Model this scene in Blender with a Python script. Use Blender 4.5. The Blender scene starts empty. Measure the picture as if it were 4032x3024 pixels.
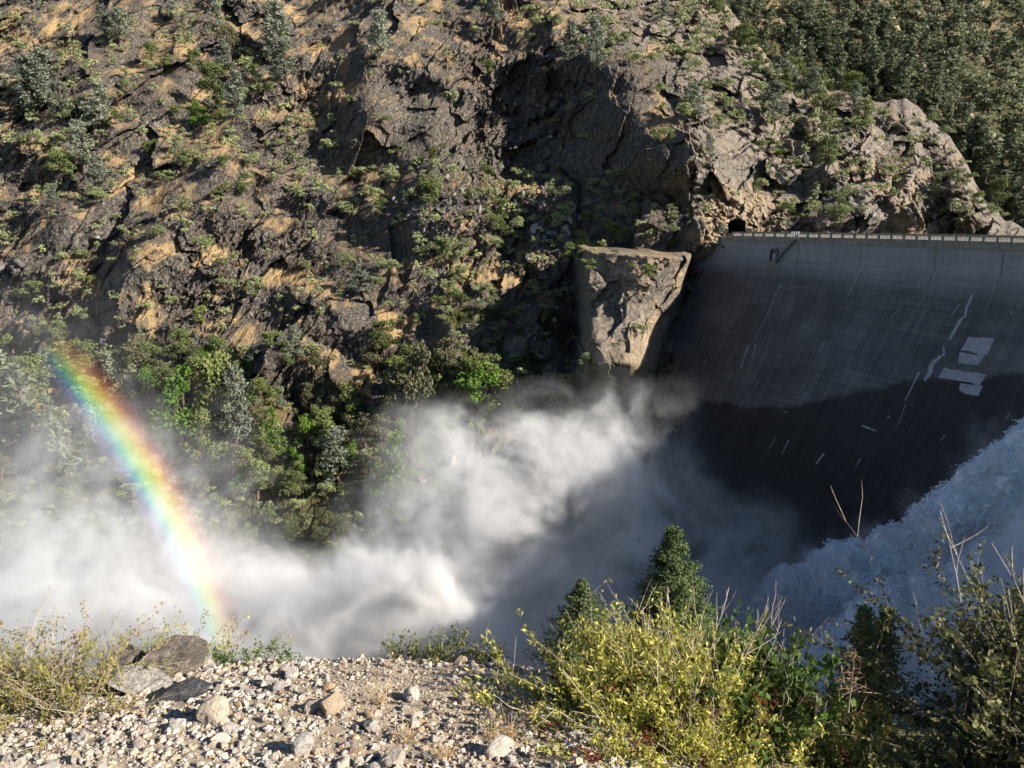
import bpy, bmesh, math
import numpy as np
from mathutils import Vector, Matrix

# ------------------------------------------------------------------ camera, sky, sun, exposure
sc = bpy.context.scene
COL = sc.collection
FPX, W, H = 838.0, 1024.0, 768.0
PITCH = math.radians(10.87)
SUN_AZ, SUN_EL = math.radians(112.5), math.radians(27.5)      # clockwise from +Y (the view), above the horizon

cam = bpy.data.cameras.new('camera')
cam.sensor_fit = 'HORIZONTAL'; cam.sensor_width = 36.0; cam.lens = FPX / W * 36.0
cam.clip_start = 0.05; cam.clip_end = 6000
camo = bpy.data.objects.new('camera', cam); COL.objects.link(camo)
camo.location = (0, 0, 0); camo.rotation_euler = (math.pi / 2 - PITCH, 0, 0)
sc.camera = camo

world = bpy.data.worlds.new('World'); sc.world = world; world.use_nodes = True
wn = world.node_tree; wn.nodes.clear()
sky = wn.nodes.new('ShaderNodeTexSky'); sky.sky_type = 'NISHITA'; sky.sun_disc = False
sky.sun_elevation = SUN_EL; sky.sun_rotation = SUN_AZ
sky.altitude = 1800; sky.air_density = 0.8; sky.dust_density = 0.1; sky.ozone_density = 1.6
bg = wn.nodes.new('ShaderNodeBackground'); bg.inputs['Strength'].default_value = 0.062
wo = wn.nodes.new('ShaderNodeOutputWorld')
wn.links.new(sky.outputs[0], bg.inputs[0]); wn.links.new(bg.outputs[0], wo.inputs[0])

SUNV = Vector((math.cos(SUN_EL) * math.sin(SUN_AZ), math.cos(SUN_EL) * math.cos(SUN_AZ), math.sin(SUN_EL)))
sl = bpy.data.lights.new('sun', 'SUN'); sl.energy = 5.0; sl.angle = math.radians(0.53); sl.color = (1.0, 0.92, 0.81)
so = bpy.data.objects.new('sun', sl); COL.objects.link(so)
so.rotation_euler = SUNV.to_track_quat('Z', 'Y').to_euler(); so.location = (60, -40, 60)

sc.view_settings.view_transform = 'Standard'; sc.view_settings.look = 'None'
sc.view_settings.exposure = 1.25; sc.view_settings.gamma = 1.0
try: sc.view_settings.use_curve_mapping = False
except Exception: pass
sc.render.engine = 'CYCLES'
cy = sc.cycles
cy.use_denoising = True
try: cy.denoiser = 'OPENIMAGEDENOISE'
except Exception: pass
cy.max_bounces = 5; cy.diffuse_bounces = 1; cy.glossy_bounces = 2; cy.transmission_bounces = 3
cy.transparent_max_bounces = 8; cy.volume_bounces = 2
cy.volume_step_rate = 2.7; cy.volume_max_steps = 96
cy.use_adaptive_sampling = True; cy.adaptive_threshold = 0.03; cy.adaptive_min_samples = 12
cy.sample_clamp_indirect = 4.0

# ------------------------------------------------------------------ numeric helpers
CP, SP = math.cos(PITCH), math.sin(PITCH)
def rays(px, py):
    """direction through a photograph pixel, scaled to forward distance 1"""
    px = np.asarray(px, float); py = np.asarray(py, float)
    u = (px - 512) / FPX; w = -(py - 384) / FPX
    Y = CP + SP * w; Z = -SP + CP * w
    return u / Y, Z / Y
def at(px, py, Y):
    a, b = rays(px, py)
    return Vector((float(a) * Y, Y, float(b) * Y))
def proj(P):
    P = np.asarray(P, float)
    c = P[..., 1] * CP - P[..., 2] * SP
    w = P[..., 1] * SP + P[..., 2] * CP
    return 512 + FPX * P[..., 0] / c, 384 - FPX * w / c

def h2(ix, iy, seed):
    x = (ix.astype(np.int64) * 374761393 + iy.astype(np.int64) * 668265263 + seed * 974634777) & 0xFFFFFFFF
    x = ((x ^ (x >> 13)) * 1274126177) & 0xFFFFFFFF
    x = ((x ^ (x >> 16)) * 2246822519) & 0xFFFFFFFF
    return ((x ^ (x >> 15)) & 0xFFFFFF).astype(np.float64) / 0xFFFFFF
def vn(x, y, seed):
    ix = np.floor(x); iy = np.floor(y); fx = x - ix; fy = y - iy
    fx = fx * fx * fx * (fx * (fx * 6 - 15) + 10); fy = fy * fy * fy * (fy * (fy * 6 - 15) + 10)
    a = h2(ix, iy, seed); b = h2(ix + 1, iy, seed); c = h2(ix, iy + 1, seed); d = h2(ix + 1, iy + 1, seed)
    return (a + (b - a) * fx) * (1 - fy) + (c + (d - c) * fx) * fy - 0.5
def fbm(x, y, size, seed, oct=4, gain=0.5):
    s = 0; a = 1.0
    for k in range(oct):
        s = s + a * vn(x / size, y / size, seed + k * 17); size *= 0.49; a *= gain
    return s
def blocks(x, y, size, seed, tilt=1.0, off=1.0):
    """fractured rock: every cell of a jittered grid is a tilted flat block; returns height and distance to the joint"""
    qx = x / size; qy = y / size
    ix = np.floor(qx); iy = np.floor(qy)
    f1 = np.full(qx.shape, 9.0); f2 = f1.copy(); cx = np.zeros_like(qx); cyy = np.zeros_like(qx); kx = np.zeros_like(qx); ky = np.zeros_like(qx)
    for dx in (-1, 0, 1):
        for dy in (-1, 0, 1):
            jx = ix + dx; jy = iy + dy
            ax = jx + 0.1 + 0.8 * h2(jx, jy, seed); ay = jy + 0.1 + 0.8 * h2(jx, jy, seed + 1)
            d = np.hypot(qx - ax, qy - ay)
            n = d < f1
            f2 = np.where(n, f1, np.minimum(f2, d))
            f1 = np.where(n, d, f1)
            cx = np.where(n, ax, cx); cyy = np.where(n, ay, cyy); kx = np.where(n, jx, kx); ky = np.where(n, jy, ky)
    o = h2(kx, ky, seed + 2) - 0.5
    gx = h2(kx, ky, seed + 3) - 0.5; gy = h2(kx, ky, seed + 4) - 0.5
    return off * o + tilt * ((qx - cx) * gx + (qy - cyy) * gy) * 2, f2 - f1
def sst(a, b, x):
    t = np.clip((x - a) / (b - a), 0, 1); return t * t * (3 - 2 * t)
def box_blur(A, r, n=2):
    for _ in range(n):
        for ax in (0, 1):
            B = np.pad(A, [(r + 1, r) if k == ax else (0, 0) for k in (0, 1)], mode='edge')
            c = np.cumsum(B, axis=ax)
            A = (np.take(c, range(2 * r + 1, c.shape[ax]), axis=ax) - np.take(c, range(0, c.shape[ax] - 2 * r - 1), axis=ax)) / (2 * r + 1)
    return A
def inpoly(px, py, poly):
    px = np.asarray(px, float); py = np.asarray(py, float); r = np.zeros(np.broadcast(px, py).shape, bool)
    n = len(poly)
    for i in range(n):
        x0, y0 = poly[i]; x1, y1 = poly[(i + 1) % n]
        if y0 == y1: continue
        c = ((y0 > py) != (y1 > py)) & (px < (x1 - x0) * (py - y0) / (y1 - y0) + x0)
        r ^= c
    return r

# ------------------------------------------------------------------ mesh helpers
def mesh_np(name, V, Fs, smooth=False, attrs=None):
    """V (n,3); Fs: one array or a list of arrays of quads / triangles; attrs: name -> (n,) float or (n,4) colour per vertex"""
    if not isinstance(Fs, (list, tuple)): Fs = [Fs]
    Fs = [np.asarray(f, np.int32) for f in Fs if len(f)]
    V = np.asarray(V, np.float32)
    me = bpy.data.meshes.new(name)
    me.vertices.add(len(V)); me.vertices.foreach_set('co', V.ravel())
    nl = sum(f.size for f in Fs); npoly = sum(len(f) for f in Fs)
    me.loops.add(nl); me.loops.foreach_set('vertex_index', np.concatenate([f.ravel() for f in Fs]))
    tot = np.concatenate([np.full(len(f), f.shape[1], np.int32) for f in Fs])
    st = np.concatenate([[0], np.cumsum(tot)[:-1]]).astype(np.int32)
    me.polygons.add(npoly); me.polygons.foreach_set('loop_start', st)
    me.polygons.foreach_set('use_smooth', np.full(npoly, smooth, bool))
    for k, a in (attrs or {}).items():
        a = np.asarray(a, np.float32)
        if a.ndim == 1:
            at_ = me.attributes.new(k, 'FLOAT', 'POINT'); at_.data.foreach_set('value', a)
        else:
            at_ = me.attributes.new(k, 'FLOAT_COLOR', 'POINT'); at_.data.foreach_set('color', a.ravel())
    me.update(calc_edges=True)
    return me
def grid_faces(nr, nc):
    i = np.arange(nr * nc).reshape(nr, nc)
    return np.stack([i[:-1, :-1], i[1:, :-1], i[1:, 1:], i[:-1, 1:]], -1).reshape(-1, 4)
def link(name, me, mat, parent=None, loc=None, rot=None, scale=None):
    o = bpy.data.objects.new(name, me); COL.objects.link(o)
    if mat is not None and me is not None and len(me.materials) == 0: me.materials.append(mat)
    if parent is not None: o.parent = parent
    if loc is not None: o.location = loc
    if rot is not None: o.rotation_euler = rot
    if scale is not None: o.scale = scale if hasattr(scale, '__len__') else (scale,) * 3
    return o
def tag(o, label=None, cat=None, group=None, kind=None):
    if label: o['label'] = label
    if cat: o['category'] = cat
    if group: o['group'] = group
    if kind: o['kind'] = kind
    return o
def empty(name, loc=(0, 0, 0), rot=(0, 0, 0), scale=1.0):
    o = bpy.data.objects.new(name, None); COL.objects.link(o)
    o.location = loc; o.rotation_euler = rot; o.scale = (scale,) * 3; o.empty_display_size = 0.1
    return o

class MB:
    """collects pieces for one mesh"""
    def __init__(s): s.V = []; s.Q = []; s.T = []; s.A = []; s.n = 0
    def add(s, V, Q=None, T=None, a=0.0):
        V = np.asarray(V, float)
        if Q is not None and len(Q): s.Q.append(np.asarray(Q) + s.n)
        if T is not None and len(T): s.T.append(np.asarray(T) + s.n)
        s.V.append(V); s.A.append(np.broadcast_to(np.asarray(a, float), (len(V),))); s.n += len(V)
    def box(s, c, d, M=None, a=0.0):
        v = np.array([[x, y, z] for x in (-.5, .5) for y in (-.5, .5) for z in (-.5, .5)]) * np.asarray(d, float)
        if M is not None: v = v @ np.asarray(M, float).T
        s.add(v + np.asarray(c, float), [[0, 1, 3, 2], [4, 6, 7, 5], [0, 4, 5, 1], [2, 3, 7, 6], [0, 2, 6, 4], [1, 5, 7, 3]], a=a)
    def tube(s, P, R, k=5, a=0.0, cap=True):
        P = np.asarray(P, float); n = len(P); R = np.broadcast_to(np.asarray(R, float), (n,))
        T = np.gradient(P, axis=0); T /= np.linalg.norm(T, axis=1)[:, None] + 1e-9
        up = np.array([0, 0, 1.0]) if abs(T[0, 2]) < 0.9 else np.array([1.0, 0, 0])
        A = np.cross(T, up); A /= np.linalg.norm(A, axis=1)[:, None] + 1e-9; B = np.cross(T, A)
        th = np.arange(k) / k * 2 * np.pi
        V = P[:, None] + R[:, None, None] * (np.cos(th)[None, :, None] * A[:, None] + np.sin(th)[None, :, None] * B[:, None])
        i = np.arange(n * k).reshape(n, k); j = np.roll(i, -1, 1)
        Q = np.stack([i[:-1], j[:-1], j[1:], i[1:]], -1).reshape(-1, 4)
        s.add(V.reshape(-1, 3), Q, a=a)
    def leaves(s, C, L, Wd, rng, N=None, a=None, jitter=1.0, droop=0.0, D=None):
        """rhombic leaves at centres C, length L, width Wd, with normals near N (outward) and optional long axis D"""
        C = np.asarray(C, float); n = len(C)
        r = rng.normal(size=(n, 3)) * jitter
        if N is not None: r = r + N
        nn = r / (np.linalg.norm(r, axis=1)[:, None] + 1e-9)
        t = rng.normal(size=(n, 3)) if D is None else np.asarray(D, float) + rng.normal(size=(n, 3)) * 0.35
        t[:, 2] -= droop
        t = t - (t * nn).sum(1)[:, None] * nn; t /= np.linalg.norm(t, axis=1)[:, None] + 1e-9
        b = np.cross(nn, t)
        L = np.broadcast_to(np.asarray(L, float), (n,))[:, None]; Wd = np.broadcast_to(np.asarray(Wd, float), (n,))[:, None]
        V = np.stack([C - t * L / 2, C + b * Wd / 2 - t * L * .05, C + t * L / 2, C - b * Wd / 2 - t * L * .05], 1).reshape(-1, 3)
        aa = rng.random(n) if a is None else np.broadcast_to(np.asarray(a, float), (n,))
        s.add(V, np.arange(4 * n).reshape(n, 4), a=np.repeat(aa, 4))
    def build(s, name, mat, smooth=False, parent=None, **kw):
        me = s.mesh(name, smooth); return link(name, me, mat, parent, **kw)
    def mesh(s, name, smooth=False):
        Fs = []
        if s.Q: Fs.append(np.concatenate(s.Q))
        if s.T: Fs.append(np.concatenate(s.T))
        return mesh_np(name, np.concatenate(s.V), Fs, smooth, {'tint': np.concatenate(s.A)})
def raw(me):
    V = np.empty(len(me.vertices) * 3, np.float32); me.vertices.foreach_get('co', V)
    Qn = np.empty(len(me.loops), np.int32); me.loops.foreach_get('vertex_index', Qn)
    t = np.empty(len(me.vertices), np.float32); me.attributes['tint'].data.foreach_get('value', t)
    return V.reshape(-1, 3), Qn, t
def merged(name, protos, places, rng, tintvar=0.35):
    """one mesh out of many copies; places: (proto index, location, rotation z, scale xyz)"""
    R = [raw(p) for p in protos]; k = [len(p.polygons) and len(p.loops) // len(p.polygons) for p in protos]
    mb = MB()
    for (i, loc, rz, s) in places:
        V, q, t = R[i]; c, sn = math.cos(rz), math.sin(rz)
        v = V * np.asarray(s); v = np.stack([v[:, 0] * c - v[:, 1] * sn, v[:, 0] * sn + v[:, 1] * c, v[:, 2]], 1) + np.asarray(loc)
        f = q.reshape(-1, k[i])
        mb.add(v, f if k[i] == 4 else None, f if k[i] == 3 else None, a=np.clip(t + (rng.random() - .5) * tintvar, 0, 1))
    return mb.mesh(name)

# ------------------------------------------------------------------ materials
def ntree(name):
    m = bpy.data.materials.new(name); m.use_nodes = True; t = m.node_tree; t.nodes.clear()
    return m, t, t.nodes, t.links
def nd(t, typ, **kw):
    n = t.nodes.new(typ)
    for k, v in kw.items():
        if k in n.inputs.keys() if isinstance(k, str) else False: n.inputs[k].default_value = v
        else: setattr(n, k, v)
    return n
def mixc(t, fac, a, b, mode='MIX'):
    n = t.nodes.new('ShaderNodeMix'); n.data_type = 'RGBA'; n.blend_type = mode
    for s, v in ((0, fac), (6, a), (7, b)):
        if hasattr(v, 'is_linked'): t.links.new(v, n.inputs[s])
        else: n.inputs[s].default_value = v if s == 0 else (*v, 1) if len(v) == 3 else v
    return n.outputs[2]
def math_(t, op, a, b=None, clamp=False):
    n = t.nodes.new('ShaderNodeMath'); n.operation = op; n.use_clamp = clamp
    for s, v in ((0, a), (1, b)):
        if v is None: continue
        if hasattr(v, 'is_linked'): t.links.new(v, n.inputs[s])
        else: n.inputs[s].default_value = v
    return n.outputs[0]
def ramp(t, fac, stops):
    n = t.nodes.new('ShaderNodeValToRGB'); e = n.color_ramp.elements
    while len(e) < len(stops): e.new(0.5)
    for i, (p, c) in enumerate(stops): e[i].position = p; e[i].color = (*c, 1)
    t.links.new(fac, n.inputs[0]); return n.outputs[0]
def noise(t, vec, scale, detail=4, rough=0.55, dist=0.0):
    n = t.nodes.new('ShaderNodeTexNoise'); n.inputs['Scale'].default_value = scale; n.inputs['Detail'].default_value = detail
    n.inputs['Roughness'].default_value = rough; n.inputs['Distortion'].default_value = dist
    if vec is not None: t.links.new(vec, n.inputs['Vector'])
    return n.outputs[0]
def mapping(t, vec, scale=(1, 1, 1), rot=(0, 0, 0)):
    n = t.nodes.new('ShaderNodeMapping'); n.inputs['Scale'].default_value = scale; n.inputs['Rotation'].default_value = rot
    t.links.new(vec, n.inputs['Vector']); return n.outputs[0]
def obj_co(t): return t.nodes.new('ShaderNodeTexCoord').outputs['Object']
def attr(t, name):
    n = t.nodes.new('ShaderNodeAttribute'); n.attribute_name = name; return n
def finish(t, col, rough=0.85, bump=None, bumps=0.4, bdist=0.1, spec=0.25, transl=None):
    p = t.nodes.new('ShaderNodeBsdfPrincipled'); o = t.nodes.new('ShaderNodeOutputMaterial')
    if hasattr(col, 'is_linked'): t.links.new(col, p.inputs['Base Color'])
    else: p.inputs['Base Color'].default_value = (*col, 1)
    if hasattr(rough, 'is_linked'): t.links.new(rough, p.inputs['Roughness'])
    else: p.inputs['Roughness'].default_value = rough
    p.inputs['Specular IOR Level'].default_value = spec
    if bump is not None:
        b = t.nodes.new('ShaderNodeBump'); b.inputs['Strength'].default_value = bumps; b.inputs['Distance'].default_value = bdist
        t.links.new(bump, b.inputs['Height']); t.links.new(b.outputs[0], p.inputs['Normal'])
    out = p.outputs[0]
    if transl:
        tr = t.nodes.new('ShaderNodeBsdfTranslucent'); mx = t.nodes.new('ShaderNodeMixShader'); mx.inputs[0].default_value = transl
        if hasattr(col, 'is_linked'): t.links.new(col, tr.inputs[0])
        else: tr.inputs[0].default_value = (*col, 1)
        t.links.new(out, mx.inputs[1]); t.links.new(tr.outputs[0], mx.inputs[2]); out = mx.outputs[0]
    t.links.new(out, o.inputs['Surface'])
    return p

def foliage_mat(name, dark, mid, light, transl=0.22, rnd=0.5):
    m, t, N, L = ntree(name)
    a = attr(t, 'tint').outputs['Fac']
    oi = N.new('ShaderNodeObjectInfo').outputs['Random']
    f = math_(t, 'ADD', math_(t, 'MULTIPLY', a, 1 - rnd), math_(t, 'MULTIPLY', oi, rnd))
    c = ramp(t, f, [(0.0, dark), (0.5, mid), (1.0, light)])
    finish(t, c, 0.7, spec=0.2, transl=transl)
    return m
def bark_mat(name, c0, c1):
    m, t, N, L = ntree(name)
    n = noise(t, mapping(t, obj_co(t), (6, 6, 1.2)), 3.0, 5)
    finish(t, ramp(t, n, [(0.3, c0), (0.7, c1)]), 0.9, n, 0.5, 0.05)
    return m

def rock_mat():
    """hillside: attributes say where pale granite, dry grass and moss are; nodes give the grain"""
    m, t, N, L = ntree('hillside_rock')
    co = obj_co(t)
    z = attr(t, 'zone'); sep = N.new('ShaderNodeSeparateColor'); L.new(z.outputs['Color'], sep.inputs[0])
    gran, grass, moss = sep.outputs[0], sep.outputs[1], sep.outputs[2]
    warm = z.outputs['Alpha']
    n1 = noise(t, co, 0.05, 6, 0.65); n2 = noise(t, co, 0.5, 6, 0.7); n3 = noise(t, co, 2.2, 4, 0.7)
    strk = noise(t, mapping(t, co, (1.0, 1.0, 0.22), (0, math.radians(-30), 0)), 1.15, 7, 0.72, 0.7)
    schist = ramp(t, strk, [(0.34, (0.022, 0.021, 0.020)), (0.46, (0.075, 0.069, 0.062)), (0.57, (0.19, 0.168, 0.138)), (0.69, (0.46, 0.41, 0.33))])
    schist = mixc(t, math_(t, 'MULTIPLY', ramp(t, n1, [(0.45, (0, 0, 0)), (0.65, (1, 1, 1))]), 0.4), schist, (0.17, 0.12, 0.08))
    granc = ramp(t, n2, [(0.28, (0.07, 0.063, 0.056)), (0.47, (0.19, 0.170, 0.142)), (0.68, (0.38, 0.335, 0.27))])
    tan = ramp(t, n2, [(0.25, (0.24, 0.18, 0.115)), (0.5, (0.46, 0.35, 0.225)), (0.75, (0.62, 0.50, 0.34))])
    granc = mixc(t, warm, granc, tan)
    lich = ramp(t, noise(t, co, 0.23, 6, 0.7, 0.8), [(0.50, (0, 0, 0)), (0.62, (1, 1, 1))])
    granc = mixc(t, math_(t, 'MULTIPLY', lich, 0.45), granc, (0.10, 0.09, 0.08))
    c = mixc(t, gran, schist, granc)
    gr = ramp(t, n3, [(0.25, (0.20, 0.13, 0.066)), (0.5, (0.46, 0.315, 0.155)), (0.75, (0.64, 0.48, 0.27))])
    c = mixc(t, grass, c, gr)
    c = mixc(t, moss, c, ramp(t, n3, [(0.3, (0.03, 0.035, 0.012)), (0.7, (0.11, 0.11, 0.03))]))
    finish(t, c, 0.92, math_(t, 'ADD', math_(t, 'ADD', n2, strk), math_(t, 'MULTIPLY', n3, 0.4)), 1.0, 1.5, spec=0.15)
    return m
M = {}
M['rock'] = rock_mat()
def simple_noise_mat(name, stops, scale=3.0, rough=0.9, bump=0.5, bdist=0.05, detail=6, rnd=0.0, spec=0.25):
    m, t, N, L = ntree(name); co = obj_co(t)
    n = noise(t, co, scale, detail, 0.65)
    f = n
    if rnd: f = math_(t, 'ADD', math_(t, 'MULTIPLY', n, 1 - rnd), math_(t, 'MULTIPLY', N.new('ShaderNodeObjectInfo').outputs['Random'], rnd))
    finish(t, ramp(t, f, stops), rough, n, bump, bdist, spec)
    return m
M['bark'] = bark_mat('bark', (0.06, 0.045, 0.035), (0.17, 0.12, 0.085))
M['pale_wood'] = bark_mat('pale_wood', (0.35, 0.30, 0.25), (0.62, 0.56, 0.48))
M['shrub'] = foliage_mat('shrub_leaf', (0.085, 0.105, 0.04), (0.20, 0.23, 0.10), (0.35, 0.37, 0.18))
M['graypine'] = foliage_mat('gray_pine_needle', (0.085, 0.10, 0.07), (0.18, 0.205, 0.145), (0.30, 0.32, 0.235))
M['oak'] = foliage_mat('oak_leaf', (0.05, 0.065, 0.02), (0.115, 0.145, 0.045), (0.21, 0.235, 0.075))
M['bright'] = foliage_mat('bright_leaf', (0.035, 0.07, 0.01), (0.085, 0.16, 0.022), (0.17, 0.26, 0.04))
M['dusky'] = foliage_mat('dusky_leaf', (0.05, 0.055, 0.03), (0.11, 0.11, 0.055), (0.18, 0.165, 0.085))
M['forest'] = foliage_mat('forest_needle', (0.06, 0.075, 0.045), (0.145, 0.17, 0.095), (0.25, 0.275, 0.165))
M['conifer'] = foliage_mat('conifer_needle', (0.024, 0.042, 0.018), (0.065, 0.10, 0.038), (0.14, 0.18, 0.065))
M['talus'] = simple_noise_mat('talus_rock', [(0.25, (0.05, 0.046, 0.042)), (0.5, (0.13, 0.12, 0.108)), (0.8, (0.30, 0.275, 0.24))], 0.6, 0.9, 0.6, 0.2, rnd=0.35)

# ================================================================== THE FAR HILLSIDE
DS = 2212 / 1024.0        # photograph as viewed (2212 wide) -> 1024
nc, nr = 1010, 560
gx = np.linspace(-70, 1094, nc)
top_poly = np.array([(-200, -60), (660, -60), (690, -45), (712, -8), (735, 20), (770, 60), (800, 76), (830, 86), (870, 95), (905, 102), (930, 114), (950, 138), (966, 168), (985, 198), (1003, 219), (1030, 231), (1120, 243)], float)
ytop = np.interp(gx, top_poly[:, 0], top_poly[:, 1])
ytop = np.where(gx > 690, ytop + 5 * (fbm(gx, gx * 0, 26, 3, 3)) * 2, ytop)
tt = np.linspace(0, 1, nr)[:, None]
PX = np.broadcast_to(gx[None, :], (nr, nc)).copy()
PY = ytop[None, :] + tt * (600 - ytop[None, :])

ry = np.array([-90, 0, 70, 145, 190, 225, 260, 320, 400, 490, 620, 760], float)
rp = np.array([520, 438, 384, 343, 325, 311, 300, 285, 263, 236, 206, 165], float)
Yb = np.interp(PY.ravel(), ry, rp).reshape(PY.shape)
# columns: abutment and knob
cxs = np.array([-100, 100, 300, 440, 540, 600, 660, 700, 740, 800, 900, 1000, 1120], float)
off_hi = np.array([10, 0, 6, 4, -4, -12, -20, -26, -24, -8, 2, 10, 20], float)     # around the crest level and above
off_lo = np.array([0, 0, 0, -4, -10, -10, 0, 8, 18, 40, 60, 60, 60], float)        # below it
wlo = sst(230, 330, PY)
Yb = Yb + np.interp(PX, cxs, off_hi) * (1 - wlo) * sst(-60, 170, PY) + np.interp(PX, cxs, off_lo) * wlo
Yb = box_blur(Yb, 9, 2)
# macro relief (metres, minus = towards the viewer)
def ridge(x, x0, w_left, w_right, a):
    """spur whose left flank is steep (in shade) and whose right flank runs back slowly"""
    d = x - x0
    return -a * np.where(d < 0, np.exp(-(d / w_left) ** 2), np.exp(-(d / w_right) ** 2))
wob = 14 * fbm(PX, PY, 60, 5, 3)
rel = np.zeros_like(Yb)
m_up = sst(185, 130, PY)
# tall dark cliff, upper middle: two spurs, faces turned away from the sun
xx = PX + wob + 0.25 * (PY - 80)
rel += ridge(xx, 372, 50, 60, 24) * sst(175, 120, PY) * sst(-70, -10, PY)
rel += ridge(PX + wob * .8 - 0.55 * (PY - 110), 640, 66, 70, 34) * sst(215, 150, PY) * sst(-30, 50, PY)
rel += 18 * np.exp(-((PX - 540) / 70) ** 2) * sst(40, 110, PY) * sst(192, 172, PY + wob * .4)
rel += 12 * np.exp(-((PX - 318) / 40) ** 2) * sst(-60, 10, PY) * sst(165, 140, PY + wob * .5)
# gullies on the left
for (x0, s0, a, w) in ((225, -0.75, 9, 26), (105, -0.8, 8, 24), (20, -0.7, 9, 24), (430, -0.5, 5, 26)):
    rel += ridge(PX + s0 * -(PY - 150) + wob, x0, w, w * 2.2, a) * sst(360, 260, PY)
# buttress beside the dam: flat top, lit right face
def edge_r(y): return np.interp(y, [240, 252, 300, 340, 366, 400, 470], [694, 692, 680, 664, 656, 652, 650])
def arris(y): return np.interp(y, [240, 250, 263, 285, 300, 350, 400], [687, 680, 670, 651, 642, 634, 626])
bw = sst(574, 592, PX + wob * .5) * sst(edge_r(PY) + 2, edge_r(PY) - 3, PX) * sst(243, 252, PY - 0.05 * (PX - 600) + wob * .5) * sst(404, 362, PY + wob * .25)
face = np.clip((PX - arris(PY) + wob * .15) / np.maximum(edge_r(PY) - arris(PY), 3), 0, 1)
front = np.clip((PX - 588) / np.maximum(arris(PY) - 588, 5), 0, 1)
rel += bw * (-34 - 6 * front + 22 * face)
# slot left of the buttress, mossy cliff left of that
rel += 7 * np.exp(-((PX - 575 - 0.12 * (PY - 330)) / 13) ** 2) * sst(292, 305, PY) * sst(378, 360, PY)
mc = sst(432, 450, PX + wob * .4) * sst(566, 556, PX + wob * .2) * sst(298, 312, PY + wob * .3) * sst(410, 390, PY)
rel += -7 * mc
# shaded bench under the left cliffs
rel += -6 * sst(150, 190, PY + wob * .3) * sst(270, 200, PY) * np.exp(-((PX - 470) / 120) ** 2)
# bright pale outcrop above the tunnel and the knob
rel += ridge(PX + wob * .5 + 0.35 * (PY - 180), 668, 22, 40, 6) * sst(110, 140, PY) * sst(232, 215, PY)
rel += ridge(PX + wob * .4 - 0.3 * (PY - 170), 838, 28, 80, 13) * sst(95, 125, PY) * sst(240, 215, PY)
rel += ridge(PX + wob * .4 - 0.5 * (PY - 170), 955, 16, 40, 8) * sst(110, 135, PY) * sst(250, 215, PY)
rel += ridge(PX + wob * .4 - 0.2 * (PY - 210), 742, 10, 22, 4) * sst(190, 204, PY) * sst(236, 228, PY)
Yb = Yb + rel
ra, rb = rays(PX, PY)
X = ra * Yb; Z = rb * Yb
# rock fabric in metres on the slope
gran = np.clip(sst(655, 700, PX + wob * 1.5) * sst(300, 230, PY) + sst(555, 590, PX + wob) * sst(60, 30, PY + wob) + bw + sst(690, 700, PX), 0, 1)
gran = np.clip(gran + 0.5 * sst(430, 450, PX + wob) * sst(290, 310, PY) * sst(420, 395, PY), 0, 1)
ca, sa = math.cos(math.radians(62)), math.sin(math.radians(62))
big = 16 * fbm(X, Z, 70, 83, 3)
U1 = X * sa - Z * ca + .6 * big; V1 = (X * ca + Z * sa) / 1.9
gw = 7 * fbm(X, Z, 22, 71, 4); gw2 = 7 * fbm(X, Z, 22, 77, 4)
U2 = (X * .8 + Z * .6) + gw; V2 = (-X * .6 + Z * .8) * 1.0 + gw2
warpx = 6.0 * fbm(X, Z, 16, 81, 4); warpz = 6.0 * fbm(X, Z, 16, 87, 4)
rough_amt = np.clip(0.42 + 2.3 * fbm(X, Z, 42, 91, 3), 0.0, 1.3)
sl1, e1 = blocks(U1 + warpx, V1 + warpz, 17, 11, 1.0, 1.0)
sl2, e2 = blocks(U1 + warpx * .5, V1 + warpz * .5, 6.5, 12, 1.1, 1.0)
sl3, e3 = blocks(U1, V1, 2.6, 13, 1.1, 1.0)
sl4, e4 = blocks(U1, V1, 1.15, 14, 1.0, 1.0)
g1, k1 = blocks(U2, V2 * 1.7, 17, 21, 1.5, 0.7)
g2, k2 = blocks(U2 * .9 + V2 * .3, V2 * 1.5, 6.5, 22, 1.5, 0.8)
g3, k3 = blocks(X, Z * 1.3, 2.6, 23, 1.2, 0.9)
g4, k4 = blocks(X + Z * .3, Z, 1.2, 24, 1.0, 0.9)
dS = 8.0 * sl1 + 4.4 * sl2 * (.45 + .5 * rough_amt) + (2.3 * sl3 + 1.1 * sl4) * (.12 + .95 * rough_amt) + 22 * fbm(X, Z * .55, 60, 99, 4, .5)
patch = np.clip(0.5 + 2.2 * fbm(X, Z, 26, 95, 3), 0.1, 1.4)
dG = 8.0 * g1 + 3.0 * g2 + (1.5 * g3 + .7 * g4) * patch + 9 * fbm(X, Z, 30, 97, 4, .55)
# ledges: steep risers and gentler treads
zz = Z + 7 * fbm(X, Z, 45, 31, 4) + 0.28 * X
per = 19.0
s = zz / per - np.floor(zz / per)
ledge_amt = np.clip(0.75 + 1.2 * fbm(X, Z, 70, 37, 2), 0.1, 1.2) * sst(470, 400, PY)
dL = per * 0.82 * ledge_amt * (np.where(s < 0.62, 0.12 * s / 0.62, 0.12 + 0.88 * (s - 0.62) / 0.38) - s)
smooth_lo = sst(380, 430, PY)
dbut = np.clip(bw, 0, 1)
D = (dS * (1 - gran) + dG * gran) * (1 - 0.55 * smooth_lo) * (1 - 0.6 * dbut) + dL * (1 - .7 * gran)
D += 0.9 * fbm(X, Z, 5, 41, 5, 0.6)
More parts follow.
